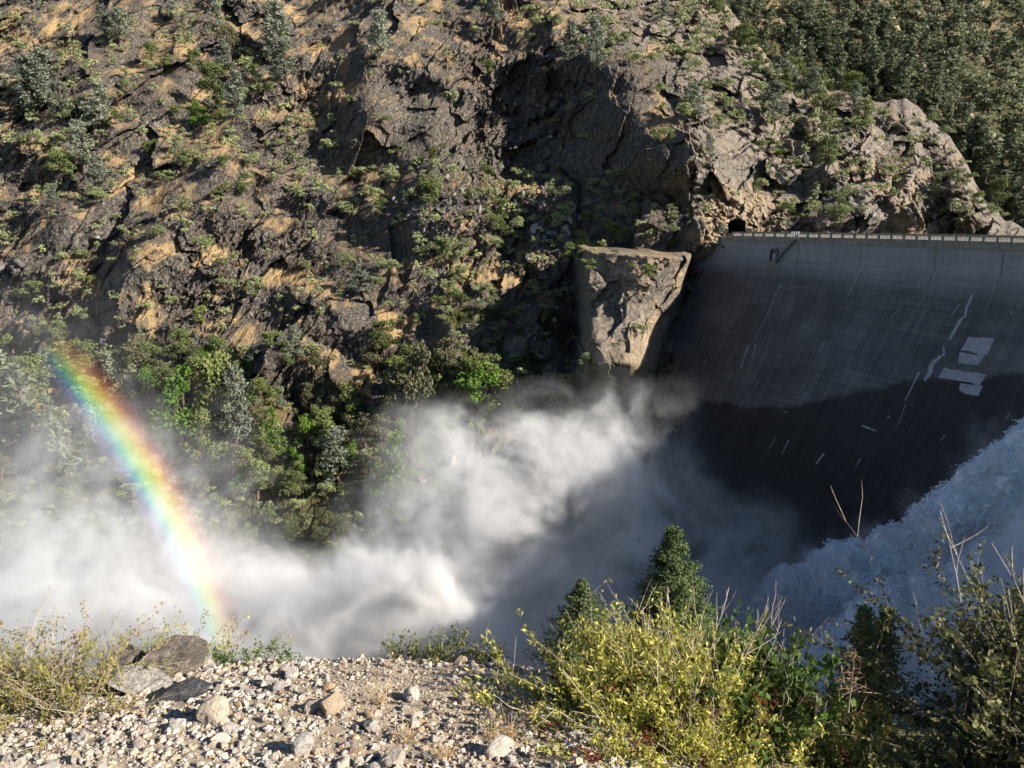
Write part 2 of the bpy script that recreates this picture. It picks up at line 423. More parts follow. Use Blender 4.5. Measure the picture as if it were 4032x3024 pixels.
# round the skyline edge of the knob away from the viewer
dpx = PY - ytop[None, :]
edge = np.where(PX > 690, np.exp(-np.clip(dpx, 0, None) / 9.0), 0) * sst(690, 730, PX)
D = D * (1 - edge * .7)
Yf = Yb + D * 1.0 + edge * 26
Yf = np.where(PX > 735, np.maximum(Yf, 268 + (PX - 735) * .06), Yf)
Xf = ra * Yf; Zf = rb * Yf
# normals for what grows where
def gnorm(X, Y, Z, r=2):
    P = np.stack([box_blur(X, r, 1), box_blur(Y, r, 1), box_blur(Z, r, 1)], -1)
    du = np.gradient(P, axis=1); dv = np.gradient(P, axis=0)
    n = np.cross(du, -dv); n /= np.linalg.norm(n, axis=2)[..., None] + 1e-9
    return np.where((n[..., 1:2] > 0), -n, n)
Nn = gnorm(Xf, Yf, Zf, 2)
fn = fbm(X, Z, 18, 51, 5, 0.6)
tread = sst(0.60, 0.72, s + 0.25 * fn) * np.clip(ledge_amt, 0, 1)
grass = np.clip(sst(0.5, 0.85, Nn[..., 2] + 0.5 * fn) * 0.8 + 0.8 * tread * sst(-.1, .3, fn), 0, 1) * (1 - 0.75 * gran)
grass *= 1 - 0.85 * sst(40, 110, PY) * sst(190, 165, PY) * np.exp(-((PX - 470) / 150) ** 2)
grass *= (1 - mc) * (1 - 0.5 * smooth_lo)
fn2 = fbm(X, Z, 6, 57, 4, 0.6)
grass = np.clip(grass * sst(-.18, .2, fn2), 0, 1)
grass = np.maximum(grass, 0.9 * np.exp(-((PX - (150 + 0.09 * (PY - 300))) / 5) ** 2) * sst(240, 260, PY) * sst(350, 330, PY) * sst(-.2, .1, fn2 + .1))
moss = np.clip(mc * sst(0.05, 0.4, fn2 + 0.6 * (Nn[..., 2] - .3)) + 0.75 * sst(370, 430, PY) * sst(-.15, .25, fn), 0, 1) * (1 - .8 * dbut) + .9 * dbut * sst(352, 376, PY + wob * .5 - .12 * (PX - 600))
moss = np.clip(np.maximum(moss, .85 * sst(455, 490, PY)), 0, 1)
warm = np.clip(sst(640, 665, PX + wob) * sst(790, 750, PX + wob) * sst(140, 160, PY + wob * .6) * 0.75 + dbut * (0.45 + .9 * face) + 0.3 * sst(790, 860, PX) * sst(-.1, .3, fn) + 0.1, 0, 1) * sst(-.5, .15, fn + .15)  # tan rock; sunlight on the buttress right face painted in as extra tan
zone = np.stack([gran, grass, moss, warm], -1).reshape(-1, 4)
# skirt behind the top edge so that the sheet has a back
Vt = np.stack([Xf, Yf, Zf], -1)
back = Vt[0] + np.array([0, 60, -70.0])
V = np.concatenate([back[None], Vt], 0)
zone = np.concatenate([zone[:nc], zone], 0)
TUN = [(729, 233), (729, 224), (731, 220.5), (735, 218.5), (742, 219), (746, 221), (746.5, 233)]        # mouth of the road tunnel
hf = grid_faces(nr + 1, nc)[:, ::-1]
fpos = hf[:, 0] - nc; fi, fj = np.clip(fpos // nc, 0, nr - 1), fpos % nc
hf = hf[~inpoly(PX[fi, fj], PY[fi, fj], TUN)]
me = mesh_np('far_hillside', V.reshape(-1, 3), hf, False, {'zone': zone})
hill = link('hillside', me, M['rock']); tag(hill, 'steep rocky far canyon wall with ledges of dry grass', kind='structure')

def on_hill(px, py):
    """surface point of the hillside behind a pixel of the photograph"""
    j = int(np.clip(round((px + 70) / (1164) * (nc - 1)), 0, nc - 1))
    i = int(np.clip(round((py - ytop[j]) / (600 - ytop[j]) * (nr - 1)), 0, nr - 1))
    return Vt[i, j], Nn[i, j]

# ---- second ridge with the forest, third ridge behind it
def ridge_sheet(name, label, x0, x1, n_c, n_r, top, Yrow, seed, grassy, pale):
    g = np.linspace(x0, x1, n_c); t0 = np.interp(g, [p[0] for p in top], [p[1] for p in top]) + 4 * fbm(g, g * 0, 30, seed, 3)
    t = np.linspace(0, 1, n_r)[:, None]
    px = np.broadcast_to(g[None], (n_r, n_c)); py = t0[None] + t * (270 - t0[None])
    Y = np.interp(py.ravel(), [-120, 0, 120, 270], Yrow).reshape(py.shape)
    d = np.exp(-(py - t0[None]) / 10)
    a, b = rays(px, py)
    Xq, Zq = a * Y, b * Y
    D = 22 * fbm(Xq, Zq, 120, seed + 1, 3) + 5 * blocks(Xq, Zq, 26, seed + 2, 1.2, .8)[0] + 2 * blocks(Xq, Zq, 9, seed + 3, 1.2, .8)[0] + d * 40
    Y = Y + D
    Vq = np.stack([a * Y, Y, b * Y], -1)
    f = fbm(Xq, Zq, 30, seed + 4, 4)
    gran_ = np.clip(np.full_like(Y, .8) + 0 * f, 0, 1)
    grs = np.clip(sst(.1, .35, f) * grassy, 0, 1)
    mo = np.clip(0.85 - 1.0 * f, 0, .9)
    edgeband = np.exp(-((py - t0[None]) / 7) ** 2) * pale
    mo = mo * (1 - edgeband); wm = np.clip(edgeband * .8, 0, 1)
    zn = np.stack([gran_, grs, mo, wm], -1).reshape(-1, 4)
    bk = Vq[0] + np.array([0, 80, -90.0])
    me = mesh_np(name, np.concatenate([bk[None], Vq]).reshape(-1, 3), grid_faces(n_r + 1, n_c)[:, ::-1], False, {'zone': np.concatenate([zn[:n_c], zn])})
    o = link(name, me, M['rock']); tag(o, label, kind='structure')
    def on(pxq, pyq):
        j = int(np.clip(round((pxq - x0) / (x1 - x0) * (n_c - 1)), 0, n_c - 1)); i = int(np.clip(round((pyq - t0[j]) / (270 - t0[j]) * (n_r - 1)), 0, n_r - 1))
        return Vq[i, j]
    return on, (g, t0)
top2 = [(560, -110), (840, -110), (868, -40), (888, 0), (902, 32), (930, 72), (960, 102), (1000, 136), (1024, 152), (1160, 240)]
on2, _t2 = ridge_sheet('forest_slope', 'forested slope beyond the rocky knob', 600, 1150, 260, 150, top2, [760, 640, 540, 450], 201, .7, 1.0)
top3 = [(760, -130), (1240, -130)]
on3, _t3 = ridge_sheet('distant_slope', 'distant wooded slope behind the forest', 760, 1240, 200, 140, top3, [1150, 980, 860, 760], 231, .5, 0.0)

# ================================================================== THE DAM
# crest line in plan: an arch bowed upstream
CR = np.polyfit([178, 230, 273], [108.8, 95.8, 73.3], 2)
def crest(yy):
    yy = np.asarray(yy, float)
    x = np.polyval(CR, yy); dx = np.polyval(np.polyder(CR), yy)
    n = np.stack([-np.ones_like(yy), dx, 0 * yy], -1); n /= np.linalg.norm(n, axis=-1)[..., None]     # downstream
    return np.stack([x, yy, 0 * yy], -1), n
ZC = -2.75                                        # top of the parapet
yd = np.linspace(300, 10, 900)
Pc, Nc = crest(yd)
arc = np.concatenate([[0], np.cumsum(np.linalg.norm(np.diff(Pc, axis=0), axis=1))])
def dam_off(h):
    """downstream offset of the face h metres below the parapet top"""
    h = np.asarray(h, float)
    return np.interp(h, [0, 3.0, 8.6, 8.61, 11, 14, 18, 24, 60, 100], [0, 0, 0.15, 0.75, 1.0, 1.9, 3.6, 6.6, 27, 53])
def dam_pt(sv, h, out=0.0):
    yy = np.interp(sv, arc, yd); p, n = crest(yy)
    o = dam_off(h) + out
    r = p + n * np.asarray(o)[..., None]; r[..., 2] = ZC - h
    return r
hs = np.concatenate([np.linspace(3.0, 8.6, 8), [8.62], np.linspace(9.2, 95, 120)])
ss = np.linspace(0, arc[-1], 360)
SG, HG = np.meshgrid(ss, hs)
Fv = dam_pt(SG, HG)
# the wet lower face: boundary read off in pixels, carried to the face
fpx, fpy = proj(Fv)
def dam_sh(px, py):
    d = (fpx - px) ** 2 + (fpy - py) ** 2; i = np.unravel_index(np.argmin(d), d.shape); return SG[i], HG[i]
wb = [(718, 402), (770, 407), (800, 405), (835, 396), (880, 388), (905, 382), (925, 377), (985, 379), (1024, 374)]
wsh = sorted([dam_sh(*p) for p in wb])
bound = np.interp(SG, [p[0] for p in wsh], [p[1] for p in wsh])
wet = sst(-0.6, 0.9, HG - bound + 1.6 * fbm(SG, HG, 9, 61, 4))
# upstream side and back: a solid body
w_top = 7.5
Bv = Fv.copy(); pB, nB = crest(np.interp(SG, arc, yd)); Bv = pB - nB * (w_top + 0.03 * HG)[..., None]; Bv[..., 2] = ZC - HG
nh, ns = SG.shape
Vd = np.concatenate([Fv.reshape(-1, 3), Bv.reshape(-1, 3)])
gf = grid_faces(nh, ns); nn_ = nh * ns
i0 = np.arange(ns); topq = np.stack([i0[:-1], i0[1:], i0[1:] + nn_, i0[:-1] + nn_], -1)
ie = np.arange(nh) * ns; endq = np.concatenate([np.stack([ie[:-1], ie[:-1] + nn_, ie[1:] + nn_, ie[1:]], -1), np.stack([ie[:-1] + ns - 1, ie[1:] + ns - 1, ie[1:] + nn_ + ns - 1, ie[:-1] + nn_ + ns - 1], -1)])
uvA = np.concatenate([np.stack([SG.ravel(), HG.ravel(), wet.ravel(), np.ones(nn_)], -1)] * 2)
def dam_mat():
    m, t, N, L = ntree('dam_concrete')
    a = attr(t, 'face'); sp = N.new('ShaderNodeSeparateColor'); L.new(a.outputs['Color'], sp.inputs[0])
    cb = N.new('ShaderNodeCombineXYZ'); L.new(sp.outputs[0], cb.inputs[0]); L.new(sp.outputs[1], cb.inputs[1])
    v = cb.outputs[0]
    big = noise(t, v, 0.06, 5, 0.6)
    run = noise(t, mapping(t, v, (1.0, 0.07, 1)), 0.9, 5, 0.65)
    lift = noise(t, mapping(t, v, (0.05, 1.0, 1)), 0.55, 4, 0.7)
    fine = noise(t, v, 3.0, 5, 0.7)
    wv = N.new('ShaderNodeTexWave'); wv.wave_type = 'BANDS'; wv.bands_direction = 'Y'; wv.inputs['Scale'].default_value = 0.21; wv.inputs['Distortion'].default_value = 0.4
    L.new(v, wv.inputs['Vector'])
    f = math_(t, 'ADD', math_(t, 'MULTIPLY', big, .35), math_(t, 'ADD', math_(t, 'MULTIPLY', run, .35), math_(t, 'MULTIPLY', lift, .3)))
    c = ramp(t, f, [(0.34, (0.055, 0.054, 0.052)), (0.5, (0.112, 0.109, 0.104)), (0.64, (0.21, 0.203, 0.193))])
    joint = ramp(t, wv.outputs[0], [(0.0, (1, 1, 1)), (0.06, (0, 0, 0))])
    c = mixc(t, math_(t, 'MULTIPLY', joint, 0.5), c, (0.07, 0.068, 0.065))
    vj = math_(t, 'LESS_THAN', math_(t, 'FRACT', math_(t, 'ADD', math_(t, 'MULTIPLY', sp.outputs[0], 1 / 17.0), math_(t, 'MULTIPLY', noise(t, v, 0.4, 3), 0.01))), 0.013)
    c = mixc(t, math_(t, 'MULTIPLY', vj, 0.6), c, (0.06, 0.058, 0.056))
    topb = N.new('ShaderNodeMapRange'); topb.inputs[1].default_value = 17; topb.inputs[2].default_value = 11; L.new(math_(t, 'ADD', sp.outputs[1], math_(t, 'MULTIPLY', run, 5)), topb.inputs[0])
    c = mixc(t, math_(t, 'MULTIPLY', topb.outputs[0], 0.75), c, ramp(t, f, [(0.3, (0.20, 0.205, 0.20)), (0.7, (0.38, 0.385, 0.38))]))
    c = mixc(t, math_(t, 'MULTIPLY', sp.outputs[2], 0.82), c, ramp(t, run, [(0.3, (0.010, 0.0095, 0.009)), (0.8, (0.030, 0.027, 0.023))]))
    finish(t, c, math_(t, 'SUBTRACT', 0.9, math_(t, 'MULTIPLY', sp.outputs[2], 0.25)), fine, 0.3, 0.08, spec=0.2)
    return m
M['dam'] = dam_mat()
M['parapet'] = simple_noise_mat('parapet_concrete', [(0.3, (0.13, 0.122, 0.105)), (0.7, (0.30, 0.28, 0.235))], 0.8, 0.9, 0.3, 0.05)
M['repair'] = simple_noise_mat('repair_concrete', [(0.3, (0.24, 0.24, 0.25)), (0.7, (0.42, 0.42, 0.43))], 1.2, 0.85, 0.3, 0.04)
M['calcite'] = simple_noise_mat('calcite_deposit', [(0.3, (0.20, 0.21, 0.22)), (0.7, (0.45, 0.46, 0.47))], 1.5, 0.85, 0.4, 0.04)
M['white_paint'] = simple_noise_mat('white_paint', [(0.3, (0.62, 0.62, 0.60)), (0.7, (0.8, 0.8, 0.78))], 2, 0.5, 0.1, 0.01)
M['dark_steel'] = simple_noise_mat('dark_steel', [(0.3, (0.02, 0.02, 0.022)), (0.7, (0.06, 0.058, 0.055))], 2, 0.6, 0.2, 0.01)
dam = empty('dam', (70, 180, -95))
tag(dam, 'tall curved concrete dam with balustraded crest, its downstream face in shade', 'dam')
DI = Matrix.Translation((-70, -180, 95))
def under_dam(o):
    o.parent = dam; o.matrix_parent_inverse = DI; return o
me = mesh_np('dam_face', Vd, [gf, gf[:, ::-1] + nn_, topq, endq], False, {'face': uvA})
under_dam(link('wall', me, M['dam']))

# crest: cornice band, posts, balusters and handrails on both sides of the road
def strip(s0, s1, n, h0, h1, o0, o1):
    """a solid bar that follows the crest"""
    s_ = np.linspace(s0, s1, n); yy = np.interp(s_, arc, yd); p, q = crest(yy)
    ring = []
    for (o, h) in ((o0, h0), (o1, h0), (o1, h1), (o0, h1)):
        r = p + q * o; r[:, 2] = ZC - h; ring.append(r)
    Vv = np.stack(ring, 1).reshape(-1, 3)
    i = np.arange(n * 4).reshape(n, 4); j = np.roll(i, -1, 1)
    Q = np.stack([i[:-1], j[:-1], j[1:], i[1:]], -1).reshape(-1, 4)
    return Vv, np.concatenate([Q, [i[0][::-1], i[-1]]])
S0 = float(np.interp(-276, -yd, arc)); S1 = float(np.interp(-128, -yd, arc))
def strip_obj(name, *a, mat='parapet'):
    mb = MB(); v, q = strip(*a); mb.add(v, q); return under_dam(mb.build(name, M[mat]))
strip_obj('cornice', S0, S1, 160, 1.45, 3.05, -0.6, 0.42)
strip_obj('cornice_moulding', S0, S1, 160, 1.30, 1.48, -0.45, 0.56)
strip_obj('handrail', S0, S1, 160, 0.0, 0.22, -0.22, 0.30)
strip_obj('handrail', S0, S1, 160, 0.0, 0.22, -w_top - .2, -w_top + .3)
strip_obj('rear_curb', S0, S1, 160, 1.30, 3.05, -w_top - .4, -w_top + .45)
bal = MB(); bal.box((0, 0, 0), (.20, .20, 1.10)); bal_me = bal.mesh('baluster')
pst = MB(); pst.box((0, 0, 0), (.52, .66, 1.12)); pst.box((0, 0, .60), (.66, .80, .14)); pst_me = pst.mesh('post')
bal_me.materials.append(M['parapet']); pst_me.materials.append(M['parapet'])
pitch_s = 4.35
k = 0
while S0 + k * pitch_s < S1 - 1:
    for side, offn in ((0, 0.03), (1, -w_top + .05)):
        s_ = S0 + 0.4 + k * pitch_s
        yy = np.interp(s_, arc, yd); p, q = crest(yy); c = p + q * offn
        ang = math.atan2(q[1], q[0])
        o = link('post', pst_me, None); o.location = (c[0], c[1], ZC - .76); o.rotation_euler = (0, 0, ang); under_dam(o)
        if side == 0 and k * pitch_s < (S1 - S0):
            for b in range(8):
                sb = s_ + 0.62 + b * (pitch_s - 1.24) / 7
                if sb > S1: break
                yy = np.interp(sb, arc, yd); p, q = crest(yy); c = p + q * 0.03
                o = link('baluster', bal_me, None); o.location = (c[0], c[1], ZC - .76); o.rotation_euler = (0, 0, math.atan2(q[1], q[0])); under_dam(o)
    k += 1
# rear balustrade: one part, its bars are a pixel wide at most
mb = MB()
for sb in np.arange(S0 + .4, S1, .52):
    yy = np.interp(sb, arc, yd); p, q = crest(yy); c = p + q * (-w_top + .05); ca_, sa_ = q[0], q[1]
    mb.box((c[0], c[1], ZC - .76), (.2, .2, 1.1), np.array([[ca_, -sa_, 0], [sa_, ca_, 0], [0, 0, 1]]))
tag(under_dam(mb.build('rear_balustrade', M['parapet'])), kind='stuff')
strip_obj('roadway', S0 - 8, S1, 160, 1.52, 2.98, -w_top + .5, -.65)

# contraction joints on the upper band (thin pilasters)
for pxj in (797, 859, 936, 1004):
    sj = dam_sh(pxj, 262)[0]
    mb = MB(); hh = np.linspace(3.1, 17, 22)
    L_ = dam_pt(np.full(22, sj - .22), hh, .10); R_ = dam_pt(np.full(22, sj + .22), hh, .10); L0 = dam_pt(np.full(22, sj - .22), hh, -.3); R0 = dam_pt(np.full(22, sj + .22), hh, -.3)
    Vv = np.stack([L0, L_, R_, R0], 1).reshape(-1, 3); i = np.arange(88).reshape(22, 4)
    Q = np.concatenate([np.stack([i[:-1, a], i[:-1, a + 1], i[1:, a + 1], i[1:, a]], -1) for a in range(3)])
    mb.add(Vv, Q); under_dam(mb.build('joint_cover', M['parapet']))

def face_patch(name, poly_px, mat, out=0.10, wave=0.0, seed=1, n=26):
    """slab of repair concrete or deposit lying on the face: polygon given as four corners in the photograph"""
    c = [dam_sh(*p) for p in poly_px]
    (s0, h0), (s1, h1), (s2, h2_), (s3, h3) = c
    u = np.linspace(0, 1, n)[None, :]; v = np.linspace(0, 1, n)[:, None]
    S_ = (s0 * (1 - u) + s1 * u) * (1 - v) + (s3 * (1 - u) + s2 * u) * v
    Hh = (h0 * (1 - u) + h1 * u) * (1 - v) + (h3 * (1 - u) + h2_ * u) * v
    if wave:
        S_ = S_ + wave * fbm(S_ + seed * 10, Hh, 2.2, seed, 3) * 2; Hh = Hh + wave * fbm(S_, Hh + 40 + seed * 7, 2.2, seed + 5, 3) * 2
    A = dam_pt(S_, Hh, out); B = dam_pt(S_, Hh, -.25)
    mb = MB(); g = grid_faces(n, n); m2 = n * n
    i = np.arange(m2).reshape(n, n); loop = np.concatenate([i[0, :-1], i[:-1, -1], i[-1, :0:-1], i[:0:-1, 0]])
    nx = np.roll(loop, -1); side = np.stack([loop, nx, nx + m2, loop + m2], -1)
    mb.add(np.concatenate([A.reshape(-1, 3), B.reshape(-1, 3)]), np.concatenate([g, side]))
    return under_dam(mb.build(name, M[mat]))
def c6(x, y): return (2632 + x * .6329) / 3.9375, (800 + y * .6329) / 3.9375       # enlarged view of the dam -> 1024
for q in ([(1865, 830), (2028, 850), (1982, 938), (1815, 915)], [(1805, 935), (1962, 955), (1925, 1018), (1797, 1000)], [(1715, 1018), (1970, 1078), (1945, 1135), (1675, 1085)], [(1815, 1125), (1952, 1150), (1930, 1195), (1810, 1160)]):
    face_patch('repair_patch', [c6(*p) for p in q], 'repair', 0.10, 0.16, q[0][0])
crack = [(1915, 550, 10), (1880, 600, 22), (1858, 650, 20), (1848, 700, 18), (1800, 745, 24), (1775, 810, 26), (1745, 848, 12)]
crack2 = [(1715, 885, 12), (1712, 940, 18), (1680, 965, 34), (1640, 1000, 36), (1632, 1060, 32), (1595, 1095, 20)]
for cr in (crack, crack2):
    mb = MB(); A = []
    xs = np.interp(np.linspace(0, len(cr) - 1, 40), range(len(cr)), [c[0] for c in cr]); ys = np.interp(np.linspace(0, len(cr) - 1, 40), range(len(cr)), [c[1] for c in cr]); ws = np.interp(np.linspace(0, len(cr) - 1, 40), range(len(cr)), [c[2] for c in cr])
    sh = np.array([dam_sh(*c6(x, y)) for x, y in zip(xs, ys)]); sh[1:-1] = (sh[:-2] + sh[1:-1] + sh[2:]) / 3
    hw = ws * .6329 / 3.9375 * .24 * .55 * (1 + .5 * vn(np.arange(40) * .9, np.zeros(40), 9))
    rows = [dam_pt(sh[:, 0] + k_ * hw, sh[:, 1], o_) for k_, o_ in ((-1, -.2), (-1, .09), (1, .09), (1, -.2))]
    Vv = np.stack(rows, 1).reshape(-1, 3); i = np.arange(160).reshape(40, 4)
    mb.add(Vv, np.concatenate([np.stack([i[:-1, a], i[:-1, a + 1], i[1:, a + 1], i[1:, a]], -1) for a in range(3)]))
    under_dam(mb.build('crack_sealing', M['repair']))
streaks = [(497, 878, 452, 1030, 15, 1), (540, 880, 515, 960, 9, 0), (712, 492, 665, 570, 8, 0), (660, 575, 585, 745, 6, 0), (585, 745, 512, 880, 5, 0), (440, 672, 395, 750, 7, 0), (968, 865, 935, 945, 7, 0), (1815, 625, 1765, 705, 9, 0), (1570, 1045, 1470, 1235, 15, 1), (1560, 480, 1540, 515, 9, 0), (560, 1100, 440, 1290, 4, 0), (395, 1055, 335, 1165, 5, 0), (855, 1170, 815, 1240, 5, 0), (740, 1290, 725, 1300, 12, 0), (1210, 1385, 1300, 1415, 10, 0), (240, 965, 215, 1050, 7, 0), (1190, 425, 1150, 510, 7, 0), (2140, 685, 2120, 700, 10, 0), (670, 1460, 625, 1530, 6, 0), (750, 1475, 700, 1560, 12, 0), (970, 1555, 915, 1625, 26, 0), (1195, 1585, 1165, 1640, 8, 0), (1720, 1445, 1690, 1490, 7, 0), (1370, 1325, 1385, 1330, 9, 0), (2130, 1290, 2095, 1345, 9, 0), (1150, 950, 1110, 1025, 4, 0), (1215, 965, 1200, 1005, 5, 0), (1375, 720, 1500, 590, 4, 0), (1480, 1260, 1420, 1385, 6, 0)]
for n_, (x0, y0, x1, y1, w_, b_) in enumerate(streaks):
    p0 = np.array(dam_sh(*c6(x0, y0))); p1 = np.array(dam_sh(*c6(x1, y1)))
    n = 14; tq = np.linspace(0, 1, n)[:, None]; sh = p0 + (p1 - p0) * tq
    hw = w_ * .6329 / 3.9375 * .25 * .5 * (1 - .6 * tq[:, 0]) * (.75 + .9 * (vn(np.arange(n) * 1.3 + n_ * 9, np.zeros(n), 5) + .3))
    perp = (0, 1) if abs(p1[0] - p0[0]) > abs(p1[1] - p0[1]) else (1, 0)
    rows = [dam_pt(sh[:, 0] + k_ * hw * perp[0], sh[:, 1] + k_ * hw * perp[1], o_) for k_, o_ in ((-1, -.15), (-1, .06), (1, .06), (1, -.15))]
    Vv = np.stack(rows, 1).reshape(-1, 3); i = np.arange(n * 4).reshape(n, 4)
    mb = MB(); mb.add(Vv, np.concatenate([np.stack([i[:-1, a], i[:-1, a + 1], i[1:, a + 1], i[1:, a]], -1) for a in range(3)]))
    under_dam(mb.build('calcite_streak', M['calcite']))
# door niche with its ledge, the stair and the white gate on the parapet
sd, hd = dam_sh(*c6(664, 320))
def face_frame(s_, h_, out=0.0):
    yy = np.interp(s_, arc, yd); p, q = crest(yy); c = p + q * (dam_off(h_) + out); c[2] = ZC - h_
    tx = np.array([q[1], -q[0], 0.0])
    return c, tx, q                                                   # along the crest (towards the viewer's right), downstream
sdn = float(np.interp(-(np.interp(sd, arc, yd)), -yd, arc))
c, tx, q = face_frame(sdn, 9.0)
if tx[1] > 0: tx = -tx
Mx = np.stack([tx, q, np.array([0, 0, 1.0])], 1)
mb = MB(); mb.box(c + q * .7 + np.array([0, 0, 0.05]), (4.6, 1.9, .45), Mx); under_dam(mb.build('door_landing', M['parapet']))
mb = MB()
th = np.linspace(0, np.pi, 12); arch = [(-1.25, 0.3)] + [(-1.25 * math.cos(a), 3.0 + 1.1 * math.sin(a)) for a in th] + [(1.25, 0.3)]
fr = np.array([c + tx * a[0] + q * .40 + np.array([0, 0, a[1]]) for a in arch]); bk = fr - q * 1.2
nA = len(arch); i = np.arange(nA)
mb.add(np.concatenate([fr, bk]), np.stack([i[:-1], i[1:], i[1:] + nA, i[:-1] + nA], -1))
for (a0, b0), (a1, b1) in zip(arch[:-1], arch[1:]):
    mb.tube([c + tx * a0 + q * .45 + np.array([0, 0, b0]), c + tx * a1 + q * .45 + np.array([0, 0, b1])], .16, 4)
under_dam(mb.build('door_surround', M['parapet']))
mb = MB(); mb.add(np.concatenate([fr - q * .22, [c + q * .18 + np.array([0, 0, 1.8])]]), T=[[nA, k_, k_ + 1] for k_ in range(nA - 1)]); under_dam(mb.build('door', M['dark_steel']))
mb = MB(); mb.box(c + q * .42 + tx * .45 + np.array([0, 0, 1.5]), (.9, .3, 2.3), Mx); under_dam(mb.build('door_leaf', M['repair']))
s_end, _ = dam_sh(*c6(800, 262))
c2, tx2, q2 = face_frame(s_end, 2.2)
a0 = c + q * .95 + tx * 1.6 + np.array([0, 0, .35]); a1 = c2 + q2 * 1.0
stair = MB(); nst = 20
for kk in range(nst):
    f_ = (kk + .5) / nst; pnt = a0 * (1 - f_) + a1 * f_; stair.box(pnt, (np.linalg.norm(a1 - a0) / nst * 1.15, 1.0, .28), Mx)
under_dam(stair.build('stair_flight', M['parapet']))
mb = MB()
for offq in (-.45, .45):
    mb.tube([a0 + q * offq, a1 + q * offq], .2, 4)
    mb.tube([a0 + q * offq + np.array([0, 0, 1.0]), a1 + q * offq + np.array([0, 0, 1.0])], .06, 4)
    for kk in range(7):
        f_ = kk / 6; pnt = a0 * (1 - f_) + a1 * f_ + q * offq; mb.tube([pnt, pnt + np.array([0, 0, 1.0])], .05, 4)
under_dam(mb.build('stair_railing', M['parapet']))
mb = MB()
gc = c2 + q2 * .95 + np.array([0, 0, .3])
for dx_ in (-1.35, -.45, .45, 1.35): mb.box(gc + tx2 * dx_ + np.array([0, 0, 1.1]), (.11, .11, 2.2), Mx)
for dz_ in (.15, 1.2, 2.15): mb.box(gc + np.array([0, 0, dz_]), (2.8, .10, .11), Mx)
under_dam(mb.build('stair_gate', M['white_paint']))

# tunnel in the rock at the end of the crest road
tY = float(min(on_hill(727, 226)[0][1], on_hill(748, 226)[0][1], on_hill(738, 217)[0][1])) + .4
tcx = at(737.5, 227.5, tY)
mb = MB()
prof = [(-3.0, -2.6), (-3.1, 0.6), (-2.6, 1.9), (-1.2, 2.6), (0.6, 2.5), (2.2, 2.2), (2.9, 1.6), (2.95, -2.6)]
A_ = np.array([[x_, 0, z_] for x_, z_ in prof]); nA = len(prof)
dirt = np.array([-.25, 1, 0.0]) * 24
mb.add(np.concatenate([A_ * np.array([1, 1, 1]), A_ + dirt]), [[k_, (k_ + 1) % nA, (k_ + 1) % nA + nA, k_ + nA] for k_ in range(nA)])
mb.add(np.concatenate([A_ + dirt, [dirt]]), T=[[k_, (k_ + 1) % nA, nA] for k_ in range(nA)])
M['tunnel_black'] = simple_noise_mat('tunnel_rock', [(0.3, (0.008, 0.008, 0.008)), (0.7, (0.02, 0.019, 0.018))], 0.7, 0.95, 0.5, 0.2)  # rock coloured near black along the whole tunnel
tun = mb.build('road_tunnel', M['tunnel_black'], loc=tcx); tag(tun, 'dark road tunnel mouth in the rock at the end of the dam crest', 'tunnel')

# ================================================================== RIVER, JETS, SPRAY, RAINBOW
mb = MB(); nxr, nyr = 60, 30
xr = np.linspace(-320, 110, nxr); yr = np.linspace(172, 225, nyr); XR, YR = np.meshgrid(xr, yr)
mb.add(np.stack([XR, YR, -96.5 + 1.2 * fbm(XR, YR, 18, 301, 4)], -1).reshape(-1, 3), grid_faces(nyr, nxr))
M['foam'] = simple_noise_mat('white_water', [(0.35, (0.05, 0.08, 0.09)), (0.55, (0.25, 0.30, 0.32)), (0.75, (0.7, 0.73, 0.75))], 0.35, 0.6, 0.8, 0.8, 8)
tag(mb.build('river_water', M['foam'], True), 'foaming white river at the canyon bottom', kind='structure')

def jet_mat():
    m, t, N, L = ntree('jet_water')
    co = obj_co(t); n = noise(t, mapping(t, co, (.35, 1, 1.2), (0, math.radians(-35), 0)), 0.3, 7, 0.65, 0.7); n2 = noise(t, mapping(t, co, (.55, 1, 1.1), (0, math.radians(-35), 0)), 0.9, 8, 0.75, 0.4)
    g = attr(t, 'tint').outputs['Fac']
    c = ramp(t, math_(t, 'ADD', math_(t, 'MULTIPLY', n, .6), math_(t, 'MULTIPLY', n2, .4)), [(0.36, (0.58, 0.71, 0.88)), (0.47, (0.86, 0.92, 0.97)), (0.56, (0.96, 0.98, 0.99))])
    c = mixc(t, math_(t, 'MULTIPLY', g, 0.4), c, (0.45, 0.68, 0.66))
    p_ = finish(t, c, 0.9, n2, 0.4, 0.5, spec=0.0)
    p_.inputs['Subsurface Weight'].default_value = 1.0; p_.inputs['Subsurface Radius'].default_value = (1, 1, 1); p_.inputs['Subsurface Scale'].default_value = 0.5
    return m
M['jet'] = jet_mat()
def strand_mat():
    m, t, N, L = ntree('torn_spray'); g = attr(t, 'tint').outputs['Fac']
    finish(t, mixc(t, math_(t, 'MULTIPLY', g, .7), (0.93, 0.96, 0.99), (0.60, 0.77, 0.78)), 0.9, spec=0.0, transl=0.1); return m
M['strand'] = strand_mat()
